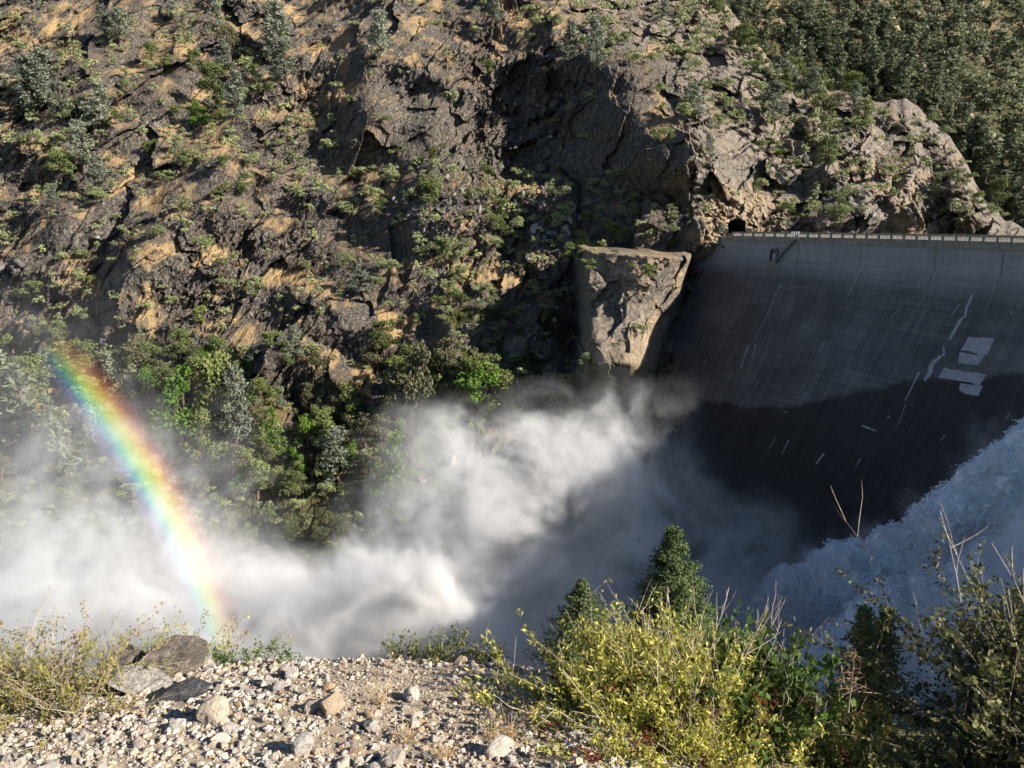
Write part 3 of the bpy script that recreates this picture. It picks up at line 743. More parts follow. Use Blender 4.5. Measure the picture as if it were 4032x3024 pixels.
def jet(name, label, top_px, bot_px, Ytop, Ybot, seed, green):
    """body of falling water: upper outline and lower outline in the photograph, with the real distance of each end; closed and metres thick"""
    n, k = 460, 180
    u = np.linspace(0, 1, n); v = np.linspace(0, 1, k)[:, None]
    ut = np.linspace(0, 1, len(top_px)); ub = np.linspace(0, 1, len(bot_px))
    tx_ = np.interp(u, ut, [p[0] for p in top_px]); ty = np.interp(u, ut, [p[1] for p in top_px]); bx_ = np.interp(u, ub, [p[0] for p in bot_px]); by = np.interp(u, ub, [p[1] for p in bot_px])
    ty = ty + 9 * fbm(u * 60, u * 0, 4.0, seed + 60, 5, .62) - 3
    px = tx_ * (1 - v) + bx_ * v; py = ty * (1 - v) + by * v
    Yc = np.interp(u, [0, 1], Ytop)[None] * (1 - v) + np.interp(u, [0, 1], Ybot)[None] * v
    a, b = rays(px, py)
    Xq, Zq = a * Yc, b * Yc
    w = np.sin(np.pi * np.clip(v, 0, 1)) ** .5
    along = Xq * .8 + Zq * .6; across = -Xq * .6 + Zq * .8
    al = along * .62 + 2.2 * fbm(along, across, 6, seed + 3, 3); ac = across + 2.2 * fbm(along, across, 6, seed + 4, 3)
    bill = fbm(along * .5, across, 14, seed, 3, .5) * 4
    for q_, sc_ in enumerate((7.0, 3.6, 1.9, 1.0)): bill = bill + np.abs(vn((al + 3 * q_) / sc_, (ac - 5 * q_) / sc_, seed + 40 + q_)) * sc_ * .45
    Yf_ = Yc - 4 * w - bill * (.6 + .4 * w) + 2
    jit = 1.0 * fbm(along, across, 2.6, seed + 20, 5, .6) + .25 * (bill - 3)
    F = np.stack([a * Yf_, Yf_, b * Yf_ + jit], -1); B = np.stack([a * (Yc + 5 * w), Yc + 5 * w, b * (Yc + 5 * w)], -1)
    B[0] = F[0] + [0, .3, 0]; B[-1] = F[-1] + [0, .3, 0]
    g = green * np.exp(-((v - .45 + .3 * fbm(along, across, 25, seed + 30, 2)) / .22) ** 2) * np.ones_like(Yc)
    mb = MB(); mb.add(F.reshape(-1, 3), grid_faces(k, n), a=g.ravel()); B = np.concatenate([B[:-1:6], B[-1:]]); B = np.concatenate([B[:, :-1:6], B[:, -1:]], 1)
    mb.add(B.reshape(-1, 3), grid_faces(B.shape[0], B.shape[1])[:, ::-1], a=0)
    o = mb.build(name, M['jet'], True); tag(o, label, 'water jet', 'water jets under the dam')
    rg = np.random.default_rng(seed); ns_ = 26000
    jv = (rg.random(ns_) ** np.where(rg.random(ns_) < .3, 4.0, 1.0) * (k - 2)).astype(int); ju = rg.integers(0, n - 2, ns_)
    C = F[jv, ju]; T_ = F[jv, np.minimum(ju + 12, n - 1)] - F[jv, np.maximum(ju - 12, 0)]; T_ /= np.linalg.norm(T_, axis=1)[:, None] + 1e-9
    up_ = np.array([-.25, -.75, .6]); lift = rg.exponential(.55, ns_)
    C = C + up_ * lift[:, None] + rg.normal(size=(ns_, 3)) * .35
    sb = MB(); sb.leaves(C, rg.lognormal(-.45, .5, ns_), rg.lognormal(-1.7, .4, ns_), rg, N=np.tile(up_ * 2.2, (ns_, 1)), D=T_ + rg.normal(size=(ns_, 3)) * .25, a=g[jv, ju] * .7)
    tag(sb.build('torn_spray', M['strand'], parent=o), kind='stuff')
    return o
jet('water_jet', 'upper white water jet, greenish inside, shooting down across the dark dam face', [(1090, 370), (1024, 422), (975, 462), (922, 500), (902, 530), (868, 537), (822, 555), (785, 574), (755, 596), (725, 620), (698, 665), (670, 740)], [(1100, 560), (1040, 580), (1000, 600), (950, 625), (900, 650), (860, 680), (800, 730), (740, 800)], (140, 172), (134, 160), 401, 0.8)
jet('water_jet', 'lower broad water jet billowing into blue spray behind the dark pines', [(1100, 440), (1040, 492), (985, 545), (930, 572), (890, 582), (850, 605), (805, 650), (765, 710), (740, 780)], [(1130, 760), (1060, 790), (1000, 800), (930, 820), (870, 830), (820, 840), (780, 850)], (128, 152), (112, 132), 431, 0.15)

def gn_volume(name, label, lo, hi, res, blobs, mat, seed, nscale=0.05, stretch=(1, 1, 1)):
    ng = bpy.data.node_groups.new(name, 'GeometryNodeTree')
    ng.interface.new_socket('Geometry', in_out='INPUT', socket_type='NodeSocketGeometry')
    ng.interface.new_socket('Geometry', in_out='OUTPUT', socket_type='NodeSocketGeometry')
    N, L = ng.nodes, ng.links
    out = N.new('NodeGroupOutput')
    def vm(op, a, b=None, sc_=None):
        n = N.new('ShaderNodeVectorMath'); n.operation = op
        for i_, v_ in ((0, a), (1, b)):
            if v_ is None: continue
            if hasattr(v_, 'is_linked'): L.new(v_, n.inputs[i_])
            else: n.inputs[i_].default_value = v_
        if sc_ is not None: n.inputs['Scale'].default_value = sc_
        return n.outputs['Value'] if op == 'LENGTH' else n.outputs['Vector']
    def mt(op, a, b=None, clamp=False):
        n = N.new('ShaderNodeMath'); n.operation = op; n.use_clamp = clamp
        for i_, v_ in ((0, a), (1, b)):
            if v_ is None: continue
            if hasattr(v_, 'is_linked'): L.new(v_, n.inputs[i_])
            else: n.inputs[i_].default_value = v_
        return n.outputs[0]
    def nz(vec, scale, detail, rough, dist=0.0):
        n = N.new('ShaderNodeTexNoise'); n.inputs['Scale'].default_value = scale; n.inputs['Detail'].default_value = detail
        n.inputs['Roughness'].default_value = rough; n.inputs['Distortion'].default_value = dist; L.new(vec, n.inputs['Vector']); return n
    def mr(v, a, b, c_, d_):
        n = N.new('ShaderNodeMapRange'); n.interpolation_type = 'SMOOTHSTEP'; L.new(v, n.inputs[0])
        for i_, x_ in enumerate((a, b, c_, d_)): n.inputs[i_ + 1].default_value = x_
        return n.outputs[0]
    P = N.new('GeometryNodeInputPosition').outputs[0]
    P0 = vm('ADD', P, (seed * 13.0, seed * 7.0, 0))
    w1 = nz(P0, 0.018, 3, .55).outputs['Color']
    w2 = nz(P0, 0.06, 3, .55).outputs['Color']
    Pw = vm('ADD', P, vm('SCALE', vm('SUBTRACT', w1, (.5, .5, .5)), sc_=34.0))
    Pw = vm('ADD', Pw, vm('SCALE', vm('SUBTRACT', w2, (.5, .5, .5)), sc_=13.0))
    tot = None
    for (c_, r_, s_) in blobs:
        d = vm('LENGTH', vm('DIVIDE', vm('SUBTRACT', Pw, c_), r_))
        f = mt('MULTIPLY', mr(d, 1.0, 0.15, 0.0, 1.0), s_)
        tot = f if tot is None else mt('ADD', tot, f)
    Ps = vm('MULTIPLY', Pw, stretch)
    fine = nz(vm('ADD', Ps, (seed * 3.0, 0, 0)), nscale, 7, .68, 0.9).outputs[0]
    curl = nz(vm('ADD', Ps, (0, seed * 5.0, 0)), nscale * 2.8, 5, .66, 1.6).outputs[0]
    f2 = mt('MULTIPLY', mr(fine, .435, .59, .05, 1.0), mr(curl, .41, .59, .13, 1.0))
    dens = mt('MULTIPLY', tot, f2)
    # nothing at the walls of the grid
    vc = N.new('GeometryNodeVolumeCube')
    L.new(dens, vc.inputs['Density']); vc.inputs['Min'].default_value = lo; vc.inputs['Max'].default_value = hi
    for k_, nm in enumerate(('Resolution X', 'Resolution Y', 'Resolution Z')): vc.inputs[nm].default_value = res[k_]
    sm = N.new('GeometryNodeSetMaterial'); sm.inputs['Material'].default_value = mat
    L.new(vc.outputs[0], sm.inputs[0]); L.new(sm.outputs[0], out.inputs[0])
    me = bpy.data.meshes.new(name); me.from_pydata([(0, 0, -.1), (.1, 0, -.1), (0, .1, -.1)], [], [(0, 1, 2)]); me.materials.append(mat)
    o = bpy.data.objects.new(name, me); COL.objects.link(o)
    md = o.modifiers.new('spray', 'NODES'); md.node_group = ng
    tag(o, label, kind='stuff'); return o
def mist_mat(name, dens, aniso):
    m, t, N, L = ntree(name)
    vi = N.new('ShaderNodeAttribute'); vi.attribute_name = 'density'
    vs = N.new('ShaderNodeVolumeScatter'); vs.inputs['Color'].default_value = (0.95, 0.955, 0.965, 1); vs.inputs['Anisotropy'].default_value = aniso
    L.new(math_(t, 'MULTIPLY', vi.outputs['Fac'], dens), vs.inputs['Density'])
    o = N.new('ShaderNodeOutputMaterial'); L.new(vs.outputs[0], o.inputs['Volume'])
    return m
M['mist'] = mist_mat('spray_mist', 0.095, 0.12)
blobs = [((-80, 150, -60), (46, 30, 30), 1.5), ((-66, 146, -80), (70, 34, 27), 3.4), ((-106, 188, -44), (46, 26, 42), 0.17), ((-62, 165, -52), (26, 20, 22), .3), ((-84, 182, -82), (62, 26, 22), 1.8),
         ((-36, 146, -78), (56, 30, 20), 3.0), ((-42, 126, -68), (44, 16, 13), 2.6), ((-19, 128, -60), (12.0, 10, 10.5), 12.0), ((-8, 130, -66), (10, 9, 9), 6.0), ((-2, 150, -78), (46, 26, 21), 2.4),
         ((2, 178, -70), (48, 28, 40), 2.2), ((18, 186, -56), (36, 22, 30), 1.0), ((30, 168, -80), (46, 30, 38), 1.5)]
gn_volume('spray_mist', 'white spray drifting up from the foot of the dam and over the trees', (-160, 104, -100), (80, 224, 0), (330, 165, 138), blobs, M['mist'], 2)

M['jetmist'] = mist_mat('jet_spray', 0.14, 0.0)
jb = []
rimj = [(1040, 415, 136), (985, 460, 141), (940, 498, 145), (905, 535, 149), (868, 540, 152), (830, 560, 155), (795, 580, 158), (760, 605, 161), (735, 640, 162), (710, 690, 163)]
for (px_, py_, Y_, r_, st_) in [(a_ - 4, b_ - 4, c_, 6, 1.3) for a_, b_, c_ in rimj] + [(a_ + 10, b_ + 60, c_ - 10, 10, .55) for a_, b_, c_ in rimj] + [(a_ + 30, b_ + 130, c_ - 22, 12, .6) for a_, b_, c_ in rimj[:8]] + [(1030, 660, 104, 14, .6), (940, 700, 108, 14, .6), (1040, 540, 114, 12, .6)]:
    jb.append((tuple(at(px_, py_, Y_)), (r_, r_, r_), st_))
gn_volume('jet_spray', 'fine blue spray torn off the water jets', (10, 92, -92), (112, 180, -18), (124, 106, 90), jb, M['jetmist'], 5, 0.11)

# rainbow: sunlight scattered by the drops on a ring about the point opposite the sun; each band of colour a ring of its own, its depth the strength of the colour there
AX = -SUNV
e1_ = AX.cross(Vector((0, 0, 1))).normalized(); e2_ = AX.cross(e1_).normalized()
RD = 80.0                                     # distance of the ring's plane along the axis
rb = empty('rainbow', AX * RD); rb['kind'] = 'stuff'; tag(rb, 'rainbow arching down through the spray', None)
RBM = Matrix((e1_, e2_, AX)).transposed().to_4x4()
rb.matrix_world = Matrix.Translation(AX * RD) @ RBM
spec = [(40.05, (0.34, 0.22, 0.75), .04), (40.4, (0.30, 0.26, 0.95), .16), (40.7, (0.22, 0.38, 1.0), .36), (40.95, (0.10, 0.62, 0.95), .62), (41.2, (0.12, 0.85, 0.55), .85), (41.45, (0.40, 0.95, 0.2), 1.0),
        (41.7, (0.80, 0.92, 0.08), 1.1), (41.95, (1.0, 0.70, 0.05), 1.0), (42.2, (1.0, 0.46, 0.04), .72), (42.5, (1.0, 0.28, 0.03), .42), (42.8, (0.95, 0.18, 0.03), .2), (43.1, (0.8, 0.12, 0.02), .08), (43.4, (0.6, 0.08, 0.02), .02)]
spa = np.array([s_[0] for s_ in spec])
# angular extent of the arc in view, found from the photograph's two ends
def ring_angle(px, py):
    a, b = rays(px, py); d = Vector((float(a), 1.0, float(b))).normalized()
    return math.atan2(d.dot(e2_), d.dot(e1_))
aa0, aa1 = ring_angle(236, 652), ring_angle(46, 336)
ang = np.linspace(aa0, aa1, 90)
env = np.interp(np.linspace(0, 1, 90), [0, .08, .25, .55, .8, .92, 1], [.03, .4, .75, 1, .6, .2, .005])
nb = 26; edges_ = np.linspace(40.0, 43.6, nb + 1)
for kb in range(nb):
    t0, t1 = edges_[kb], edges_[kb + 1]; tm = (t0 + t1) / 2
    col = [float(np.interp(tm, spa, [s_[1][c_] for s_ in spec])) for c_ in range(3)]; st = float(np.interp(tm, spa, [s_[2] for s_ in spec]))
    r0, r1 = RD * math.tan(math.radians(t0)) + .002, RD * math.tan(math.radians(t1)) - .002
    th = 2.3 * st * env
    ring = [np.stack([np.cos(ang) * r_, np.sin(ang) * r_, sgn * th / 2], -1) for r_, sgn in ((r0, -1), (r1, -1), (r1, 1), (r0, 1))]
    Vv = np.stack(ring, 1).reshape(-1, 3); i = np.arange(360).reshape(90, 4); j = np.roll(i, -1, 1)
    Q = np.concatenate([np.stack([i[:-1], j[:-1], j[1:], i[1:]], -1).reshape(-1, 4), [i[0][::-1], i[-1]]])
    m, t, N, L = ntree('rainbow_light')
    vs = N.new('ShaderNodeVolumeScatter'); vs.inputs['Color'].default_value = (*col, 1); vs.inputs['Density'].default_value = 0.16; vs.inputs['Anisotropy'].default_value = -0.55
    o_ = N.new('ShaderNodeOutputMaterial'); L.new(vs.outputs[0], o_.inputs['Volume'])
    mb = MB(); mb.add(Vv, Q); o = mb.build('colour_band', m); o.parent = rb
    bm_ = bmesh.new(); bm_.from_mesh(o.data); bmesh.ops.recalc_face_normals(bm_, faces=bm_.faces); bm_.to_mesh(o.data); bm_.free()

LAND = [(612, 110, 'the two pines at the dark cliff'), (503, 225, 'the slender pine on the ledge'), (80, 190, 'the bushy pines at the far left'), (184, 320, 'the thin see-through pine'), (210, 385, 'the dense pine under the slabs'), (790, 605, 'the lone pine on the grassy slope'),
 (636, 745, 'the blue green pine below the slabs'), (736, 985, 'the silvery pine above the spray'), (1566, 525, 'the small pine beside the dam'), (1666, 230, 'the terrace pine over the tunnel'), (1600, 487, 'the tunnel mouth'), (1250, 120, 'the two tall thin pines'), (250, 60, 'the pines on the sunny ridge'),
 (815, 90, 'the pine on the cliff rim'), (1062, 30, 'the twin crowned pine at the top'), (930, 425, 'the dark oak heading the talus'), (1120, 440, 'the talus field'), (1380, 640, 'the square rock buttress'), (1080, 720, 'the mossy cliff'), (1785, 340, 'the oak in the knob hollow'), (1840, 190, 'the oak on the knob brow'),
 (2050, 300, 'the right shoulder of the knob'), (2150, 440, 'the foot of the knob'), (110, 730, 'the upper end of the rainbow'), (595, 930, 'the conical cedar'), (1030, 850, 'the bright green spreading oak'), (838, 1010, 'the yellow green round tree'), (395, 880, 'the big oak nearest the rainbow'), (20, 560, 'the left edge below the gully'),
 (330, 560, 'the dark slanting slabs'), (1600, 85, 'the spreading oak at the top'), (1492, 230, 'the pine above the pale rocks'), (420, 250, 'the bright oak on the ledge'), (135, 365, 'the dark oak in the gully'), (1000, 250, 'the black cliff'), (560, 400, 'the grassy bench in the middle left'), (1400, 20, 'the grey dome at the top'), (1900, 400, 'the rubble on the knob')]
FLAND = [(1690, 20, 'the grey slabs at the top'), (1840, 190, 'the oak on the knob brow'), (2080, 330, 'the right shoulder of the knob'), (1920, 40, 'the pale gully at the top'), (2212, 0, 'the upper right corner'), (2200, 300, 'the right edge above the dam'), (1980, 210, 'the skyline of the knob'), (2080, 130, 'the middle of the wooded slope'), (1760, 110, 'the shrubby brow left of the forest')]
ORD = ['nearest', 'second', 'third', 'fourth', 'fifth', 'sixth', 'seventh', 'eighth', 'ninth', 'tenth', 'eleventh', 'twelfth', 'thirteenth', 'fourteenth', 'fifteenth', 'sixteenth', 'seventeenth', 'eighteenth', 'nineteenth', 'twentieth']
_lab = []
def later(o, desc, px, py, land, word='going'): _lab.append((o, desc, px * DS, py * DS, land))
def settle_labels():
    cells = {}
    for o, desc, x, y, land in _lab:
        L_ = min(land, key=lambda l: (l[0] - x) ** 2 + (l[1] - y) ** 2); dx, dy = x - L_[0], y - L_[1]
        rel_ = ('right of' if dx > 0 else 'left of') if abs(dx) > abs(dy) else ('below' if dy > 0 else 'above')
        cells.setdefault((desc, rel_, L_[2]), []).append((dx * dx + dy * dy, o))
    for (desc, rel_, ln), lst in cells.items():
        lst.sort(key=lambda c: c[0])
        for k, (_d, o) in enumerate(lst):
            if len(lst) == 1: o['label'] = f'{desc} {rel_} {ln}'
            elif k < 20: o['label'] = f'{desc}, {ORD[k]} one {rel_} {ln}'
            else: o['label'] = f'{desc} farther {rel_} {ln}'
# ================================================================== VEGETATION PROTOTYPES (unit height unless said)
def shrub_mesh(seed, n=170, leaf=0.26, low=False):
    n = int(n)
    rng = np.random.default_rng(seed); mb = MB()
    nl = 7; lob = rng.normal(size=(nl, 3)) * [.34, .34, .2] + [0, 0, .55]; lr = rng.uniform(.32, .5, nl)
    k = rng.integers(0, nl, n); d = rng.normal(size=(n, 3)); d /= np.linalg.norm(d, axis=1)[:, None]; d[:, 2] = np.abs(d[:, 2]) * .9 - .15
    C = lob[k] + d * lr[k][:, None] * rng.uniform(.6, 1.05, n)[:, None]; C[:, 2] = np.maximum(C[:, 2], .04)
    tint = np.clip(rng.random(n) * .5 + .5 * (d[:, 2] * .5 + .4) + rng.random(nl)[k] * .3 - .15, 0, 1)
    mb.leaves(C, leaf * rng.uniform(.7, 1.3, n), leaf * .62, rng, N=d * .8, a=tint)
    return mb.mesh('shrub')
def trunk_tube(mb, h, r, lean, rng, top=.95, k=6):
    z = np.linspace(0, h * top, 9); wob = np.cumsum(rng.normal(size=(9, 2)) * .008 * h, axis=0)
    P = np.stack([lean[0] * z + wob[:, 0], lean[1] * z + wob[:, 1], z], 1); mb.tube(P, r * (1 - .85 * z / h) + .004, k); return P
def pine_meshes(seed, n=520, sparse=1.0, width=.2, start=.18, leaf=.075, forked=True):
    """open, grey crowned pine; returns trunk mesh, crown mesh"""
    rng = np.random.default_rng(seed); tr = MB(); cr = MB()
    lean = rng.normal(size=2) * .04; P = trunk_tube(tr, 1.0, .022, lean, rng)
    nl = int(34 * sparse)
    Cs, ds = [], []
    for k in range(nl):
        z = start + (1 - start) * (k + rng.random()) / nl
        f = (z - start) / (1 - start)
        base = np.array([np.interp(z, P[:, 2], P[:, 0]), np.interp(z, P[:, 2], P[:, 1]), min(z, .95)])
        L = width * (1.15 - .8 * f ** 1.4) * rng.uniform(.55, 1.15) * (1 if f < .93 else .6)
        az = rng.random() * 6.283; up = rng.uniform(.15, .75)
        d = np.array([math.cos(az), math.sin(az), up]); d /= np.linalg.norm(d)
        end = base + d * L; mid = (base + end) / 2 - [0, 0, .01]
        tr.tube([base, mid, end], [.006, .004, .002], 4)
        m = max(3, int(n / nl)); t = rng.uniform(.35, 1.1, m)
        C = base + d * (L * t)[:, None] + rng.normal(size=(m, 3)) * .026
        Cs.append(C); ds.append(np.tile(d, (m, 1)))
    C = np.concatenate(Cs); d = np.concatenate(ds)
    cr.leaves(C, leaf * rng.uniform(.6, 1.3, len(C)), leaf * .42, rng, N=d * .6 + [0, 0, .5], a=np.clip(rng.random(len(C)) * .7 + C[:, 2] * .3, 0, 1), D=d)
    return tr.mesh('trunk'), cr.mesh('crown')
def cone_meshes(seed, n=1500, width=.2, start=.06, leaf=.05, droop=.25, lumpy=.25, whorls=26, per=7, tap=.82):
    rng = np.random.default_rng(seed); tr = MB(); cr = MB()
    P = trunk_tube(tr, 1.0, .018, rng.normal(size=2) * .01, rng, .97)
    Cs, ds, tn = [], [], []
    for w in range(whorls):
        f = (w + rng.random() * .6) / whorls; z = start + (1 - start) * f
        for b in range(per):
            az = rng.random() * 6.283; L = width * (1 - f) ** tap * rng.uniform(1 - lumpy, 1 + lumpy) + .004
            d = np.array([math.cos(az), math.sin(az), .35 - droop * (1 - f)]); d /= np.linalg.norm(d)
            base = np.array([P[0, 0], P[0, 1], z]); end = base + d * L
            if b < 4: tr.tube([base, end], [.004, .001], 3)
            m = max(4, int(n / whorls / per * (.4 + 1.2 * (1 - f)))); t = rng.uniform(.1, 1.05, m) ** .6
            C = base + d * (L * t)[:, None] + rng.normal(size=(m, 3)) * [.012, .012, .008] * (1 + 2 * (1 - f)); Cs.append(C); ds.append(np.tile(d, (m, 1))); tn.append(np.clip(t * .6 + rng.random(m) * .4 + rng.random() * .3 - .15, 0, 1))
    C = np.concatenate(Cs); d = np.concatenate(ds)
    cr.leaves(C, leaf * rng.uniform(.6, 1.3, len(C)), leaf * .38, rng, N=d * .5 + [0, 0, .7], a=np.concatenate(tn), D=d)
    return tr.mesh('trunk'), cr.mesh('crown')
def oak_meshes(seed, n=1500, w=.5, leaf=.05, lobes=17, base=.18, thin=0.0):
    rng = np.random.default_rng(seed); tr = MB(); cr = MB()
    P = trunk_tube(tr, .6, .032, rng.normal(size=2) * .08, rng)
    Cs, Ns, tn = [], [], []
    for k in range(lobes):
        a = rng.random() * 6.283; r = w * math.sqrt(rng.random()) * .72; z = base + .12 + (.86 - base) * rng.random() ** .85
        shrink = 1 - .55 * max(0, (z - .55) / .45) - .3 * max(0, (.4 - z) / .4)
        c = np.array([math.cos(a) * r * shrink, math.sin(a) * r * shrink, z - .06]); rad = rng.uniform(.10, .19) * (w / .5) ** .5
        tr.tube([P[min(8, 3 + k % 5)], (P[5] + c) / 2 + [0, 0, -.02], c], [.010, .007, .003], 4)
        m = int(n / lobes * rng.uniform(.7, 1.3)); d = rng.normal(size=(m, 3)); d /= np.linalg.norm(d, axis=1)[:, None]; d[:, 2] = d[:, 2] * .75 + .12
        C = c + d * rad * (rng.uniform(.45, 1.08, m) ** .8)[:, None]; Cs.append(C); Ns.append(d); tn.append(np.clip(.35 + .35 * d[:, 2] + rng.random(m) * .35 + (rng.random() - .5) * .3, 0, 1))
    C = np.concatenate(Cs); Nn_ = np.concatenate(Ns)
    s_ = 1 / C[:, 2].max()
    cr.leaves(C * [1, 1, s_], leaf * rng.uniform(.6, 1.4, len(C)), leaf * .7, rng, N=Nn_ * 1.3, a=np.concatenate(tn))
    return tr.mesh('trunk'), cr.mesh('crown')
def proto(name, trme, crme, bark, leafm):
    trme.materials.append(M[bark]); crme.materials.append(M[leafm]); return (name, trme, crme)
def plant(pr, loc, h, label, cat, group, rng, wide=1.0, tilt=0.0):
    name, trme, crme = pr
    e = empty(name, loc, (rng.normal() * tilt, rng.normal() * tilt, rng.random() * 6.283)); e.scale = (h * wide, h * wide, h)
    tag(e, label, cat, group)
    for nm, me_ in (('trunk', trme), ('crown', crme)):
        o = bpy.data.objects.new(nm, me_); COL.objects.link(o); o.parent = e
    return e
SHR = []
for k in range(6):
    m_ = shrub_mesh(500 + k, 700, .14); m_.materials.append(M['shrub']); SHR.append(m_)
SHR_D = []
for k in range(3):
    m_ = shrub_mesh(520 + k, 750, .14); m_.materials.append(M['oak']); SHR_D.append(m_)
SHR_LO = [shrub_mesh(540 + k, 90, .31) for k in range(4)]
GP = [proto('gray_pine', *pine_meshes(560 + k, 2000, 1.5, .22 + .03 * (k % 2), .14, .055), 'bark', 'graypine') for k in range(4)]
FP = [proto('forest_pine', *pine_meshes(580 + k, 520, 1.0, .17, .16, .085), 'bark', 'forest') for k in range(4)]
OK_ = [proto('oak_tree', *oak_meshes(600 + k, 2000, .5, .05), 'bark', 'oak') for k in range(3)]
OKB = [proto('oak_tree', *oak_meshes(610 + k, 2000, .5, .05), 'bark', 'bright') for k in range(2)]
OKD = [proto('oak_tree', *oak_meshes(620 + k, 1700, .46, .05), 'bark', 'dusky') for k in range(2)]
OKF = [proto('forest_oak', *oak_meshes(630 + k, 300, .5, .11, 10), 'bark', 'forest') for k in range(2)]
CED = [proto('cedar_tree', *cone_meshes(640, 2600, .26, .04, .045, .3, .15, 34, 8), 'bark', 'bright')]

rng = np.random.default_rng(77)
# ---- named pines of the slope: (x, top, base) in the photograph as viewed, label
pines = [
 (598, 18, 132, 'tall gray pine, upper of the two in front of the dark cliff', 1.0), (626, 100, 190, 'broad gray pine, lower of the two beside the dark cliff', 1.25),
 (503, 165, 272, 'slender gray pine beside the dark oak clump on the ledge', .9), (62, 135, 255, 'bushy gray pine leaning over the pale ledge at the far left', 1.2),
 (96, 120, 230, 'gray pine just right of the bushy one at the far left', 1.0), (134, 180, 262, 'small gray pine on the grassy knob at the left', 1.0), (205, 190, 292, 'gray pine with bare lower trunk among pale shrubs', 1.1),
 (184, 268, 372, 'thin gray pine with a see-through crown on the left slope', .8), (210, 340, 428, 'dense gray pine at the foot of the dark slabs', 1.05),
 (122, 402, 455, 'small rounded gray pine low on the left slope', 1.1), (240, 20, 85, 'gray pine on the sunny top left ridge', 1.1), (262, 28, 98, 'second gray pine on the sunny top left ridge', 1.1),
 (472, 15, 75, 'gray pine high on the ridge above the dark gully', 1.0), (376, 10, 50, 'small dark pine near the top edge', 1.1), (486, 95, 165, 'gray pine rising behind the oak clump', .9),
 (815, 38, 140, 'gray pine hanging on the rim of the dark cliff', .9), (1062, -5, 56, 'twin crowned gray pine on top of the cliff', 1.3),
 (1280, 50, 178, 'tall thin pine, right of the pair by the grey dome', .6), (1216, 62, 172, 'tall thin pine, left of the pair by the grey dome', .8),
 (1492, 190, 262, 'gray pine above the pale rock face', 1.2), (1666, 185, 268, 'gray pine on the terrace over the tunnel', 1.2), (1530, 292, 352, 'narrow pine in the pale rockfall', .8),
 (790, 566, 642, 'lone rounded gray pine on the grassy slope', 1.2), (636, 700, 790, 'blue green pine below the slabs', 1.0), (548, 752, 810, 'blue green pine beside the tall roundheaded oak', 1.1),
 (736, 918, 1052, 'silvery gray pine rising above the spray', 1.0), (1566, 488, 560, 'small pine standing on the abutment beside the dam', 1.0), (1430, 0, 40, 'gray pine at the top edge among shrubs', 1.2),
 (607, 835, 884, 'small pale pine on the shaded ledge', .9)]
def hill_h(px, py_top, py_base):
    p, n = on_hill(px, py_base); d = math.sqrt(p[0] ** 2 + p[1] ** 2 + p[2] ** 2)
    return Vector(p), (py_base - py_top) / FPX * p[1] * 1.03
for k, (x, yt, yb, lab, wd) in enumerate(pines):
    p, h = hill_h(x / DS, yt / DS, yb / DS)
    p = p + Vector((0, -.6, -.3))
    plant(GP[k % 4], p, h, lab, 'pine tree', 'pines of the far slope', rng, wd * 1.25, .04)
# ---- broadleaf trees above the spray
oaks = [(395, 790, 965, 1.0, 'b', 'big roundheaded oak nearest the rainbow'), (478, 768, 985, .62, 'o', 'tall dark oak beside the bare trunk'), (440, 880, 1005, .8, 'o', 'oak below the tall dark one beside the rainbow'),
 (830, 692, 765, 1.0, 'o', 'small round oak at the foot of the shaded cliff'), (815, 738, 810, 1.1, 'd', 'brownish oak under the small round one'), (862, 800, 960, .8, 'd', 'olive brown oak in the middle of the grove'), (915, 740, 955, .62, 'd', 'tallest olive oak of the grove'),
 (1030, 780, 915, 1.15, 'b', 'bright green spreading oak beside the mossy cliff'), (1095, 800, 900, .9, 'o', 'yellowish oak at the right end of the grove'), (960, 895, 1010, .9, 'o', 'oak fading into the spray right of the grove'),
 (838, 930, 1092, .95, 'y', 'yellow green roundheaded tree at the edge of the spray'), (684, 748, 815, 1.2, 'd', 'dull oak below the slabs right of the blue pine'), (392, 708, 775, 1.0, 'o', 'dark oak on the slope above the rainbow trees'),
 (300, 722, 800, 1.1, 'd', 'grey leafless looking oak above the rainbow'), (30, 690, 760, 1.1, 'o', 'dense oak at the left edge above the rainbow'), (132, 690, 745, .9, 'o', 'dark oak just above the end of the rainbow'),
 (648, 960, 1030, 1.0, 'b', 'fresh green bushy tree right of the cedar'), (560, 990, 1075, 1.1, 'o', 'broad oak under the cedar'), (640, 1010, 1080, 1.1, 'o', 'low oak under the silvery pine'), (930, 850, 930, 1.0, 'o', 'oak under the bright green tree'),
 (760, 820, 900, 1.0, 'o', 'shaded oak behind the silvery pine'), (700, 880, 950, 1.0, 'o', 'dark oak in the shade under the ledge'), (420, 110, 150, 1.1, 'o', 'dark oak on the ledge of the upper left'), (470, 145, 235, .9, 'o', 'dark oak clump left of the slender pine'), (435, 225, 275, 1.3, 'b', 'bright green oak on the ledge left of the slender pine'),
 (330, 98, 142, 1.0, 'o', 'round oak on the upper left slope'), (135, 330, 395, 1.1, 'o', 'dark oak in the gully at the left'), (500, 60, 130, .9, 'd', 'olive oak left of the dark cliff'), (930, 390, 455, 1.2, 'o', 'dark green oak at the head of the talus'), (1480, 215, 262, 1.2, 'o', 'dark oak left of the terrace pine'),
 (1785, 300, 370, .9, 'o', 'dark oak in the hollow of the knob'), (2150, 380, 440, 1.1, 'o', 'green oak at the foot of the knob beside the dam'), (1840, 160, 215, 1.4, 'o', 'dark spreading oak on the brow of the knob'), (1600, 60, 110, 1.4, 'o', 'green spreading oak beside grey rocks at the top')]
kinds = {'o': OK_, 'b': OKB, 'd': OKD, 'y': OKB}
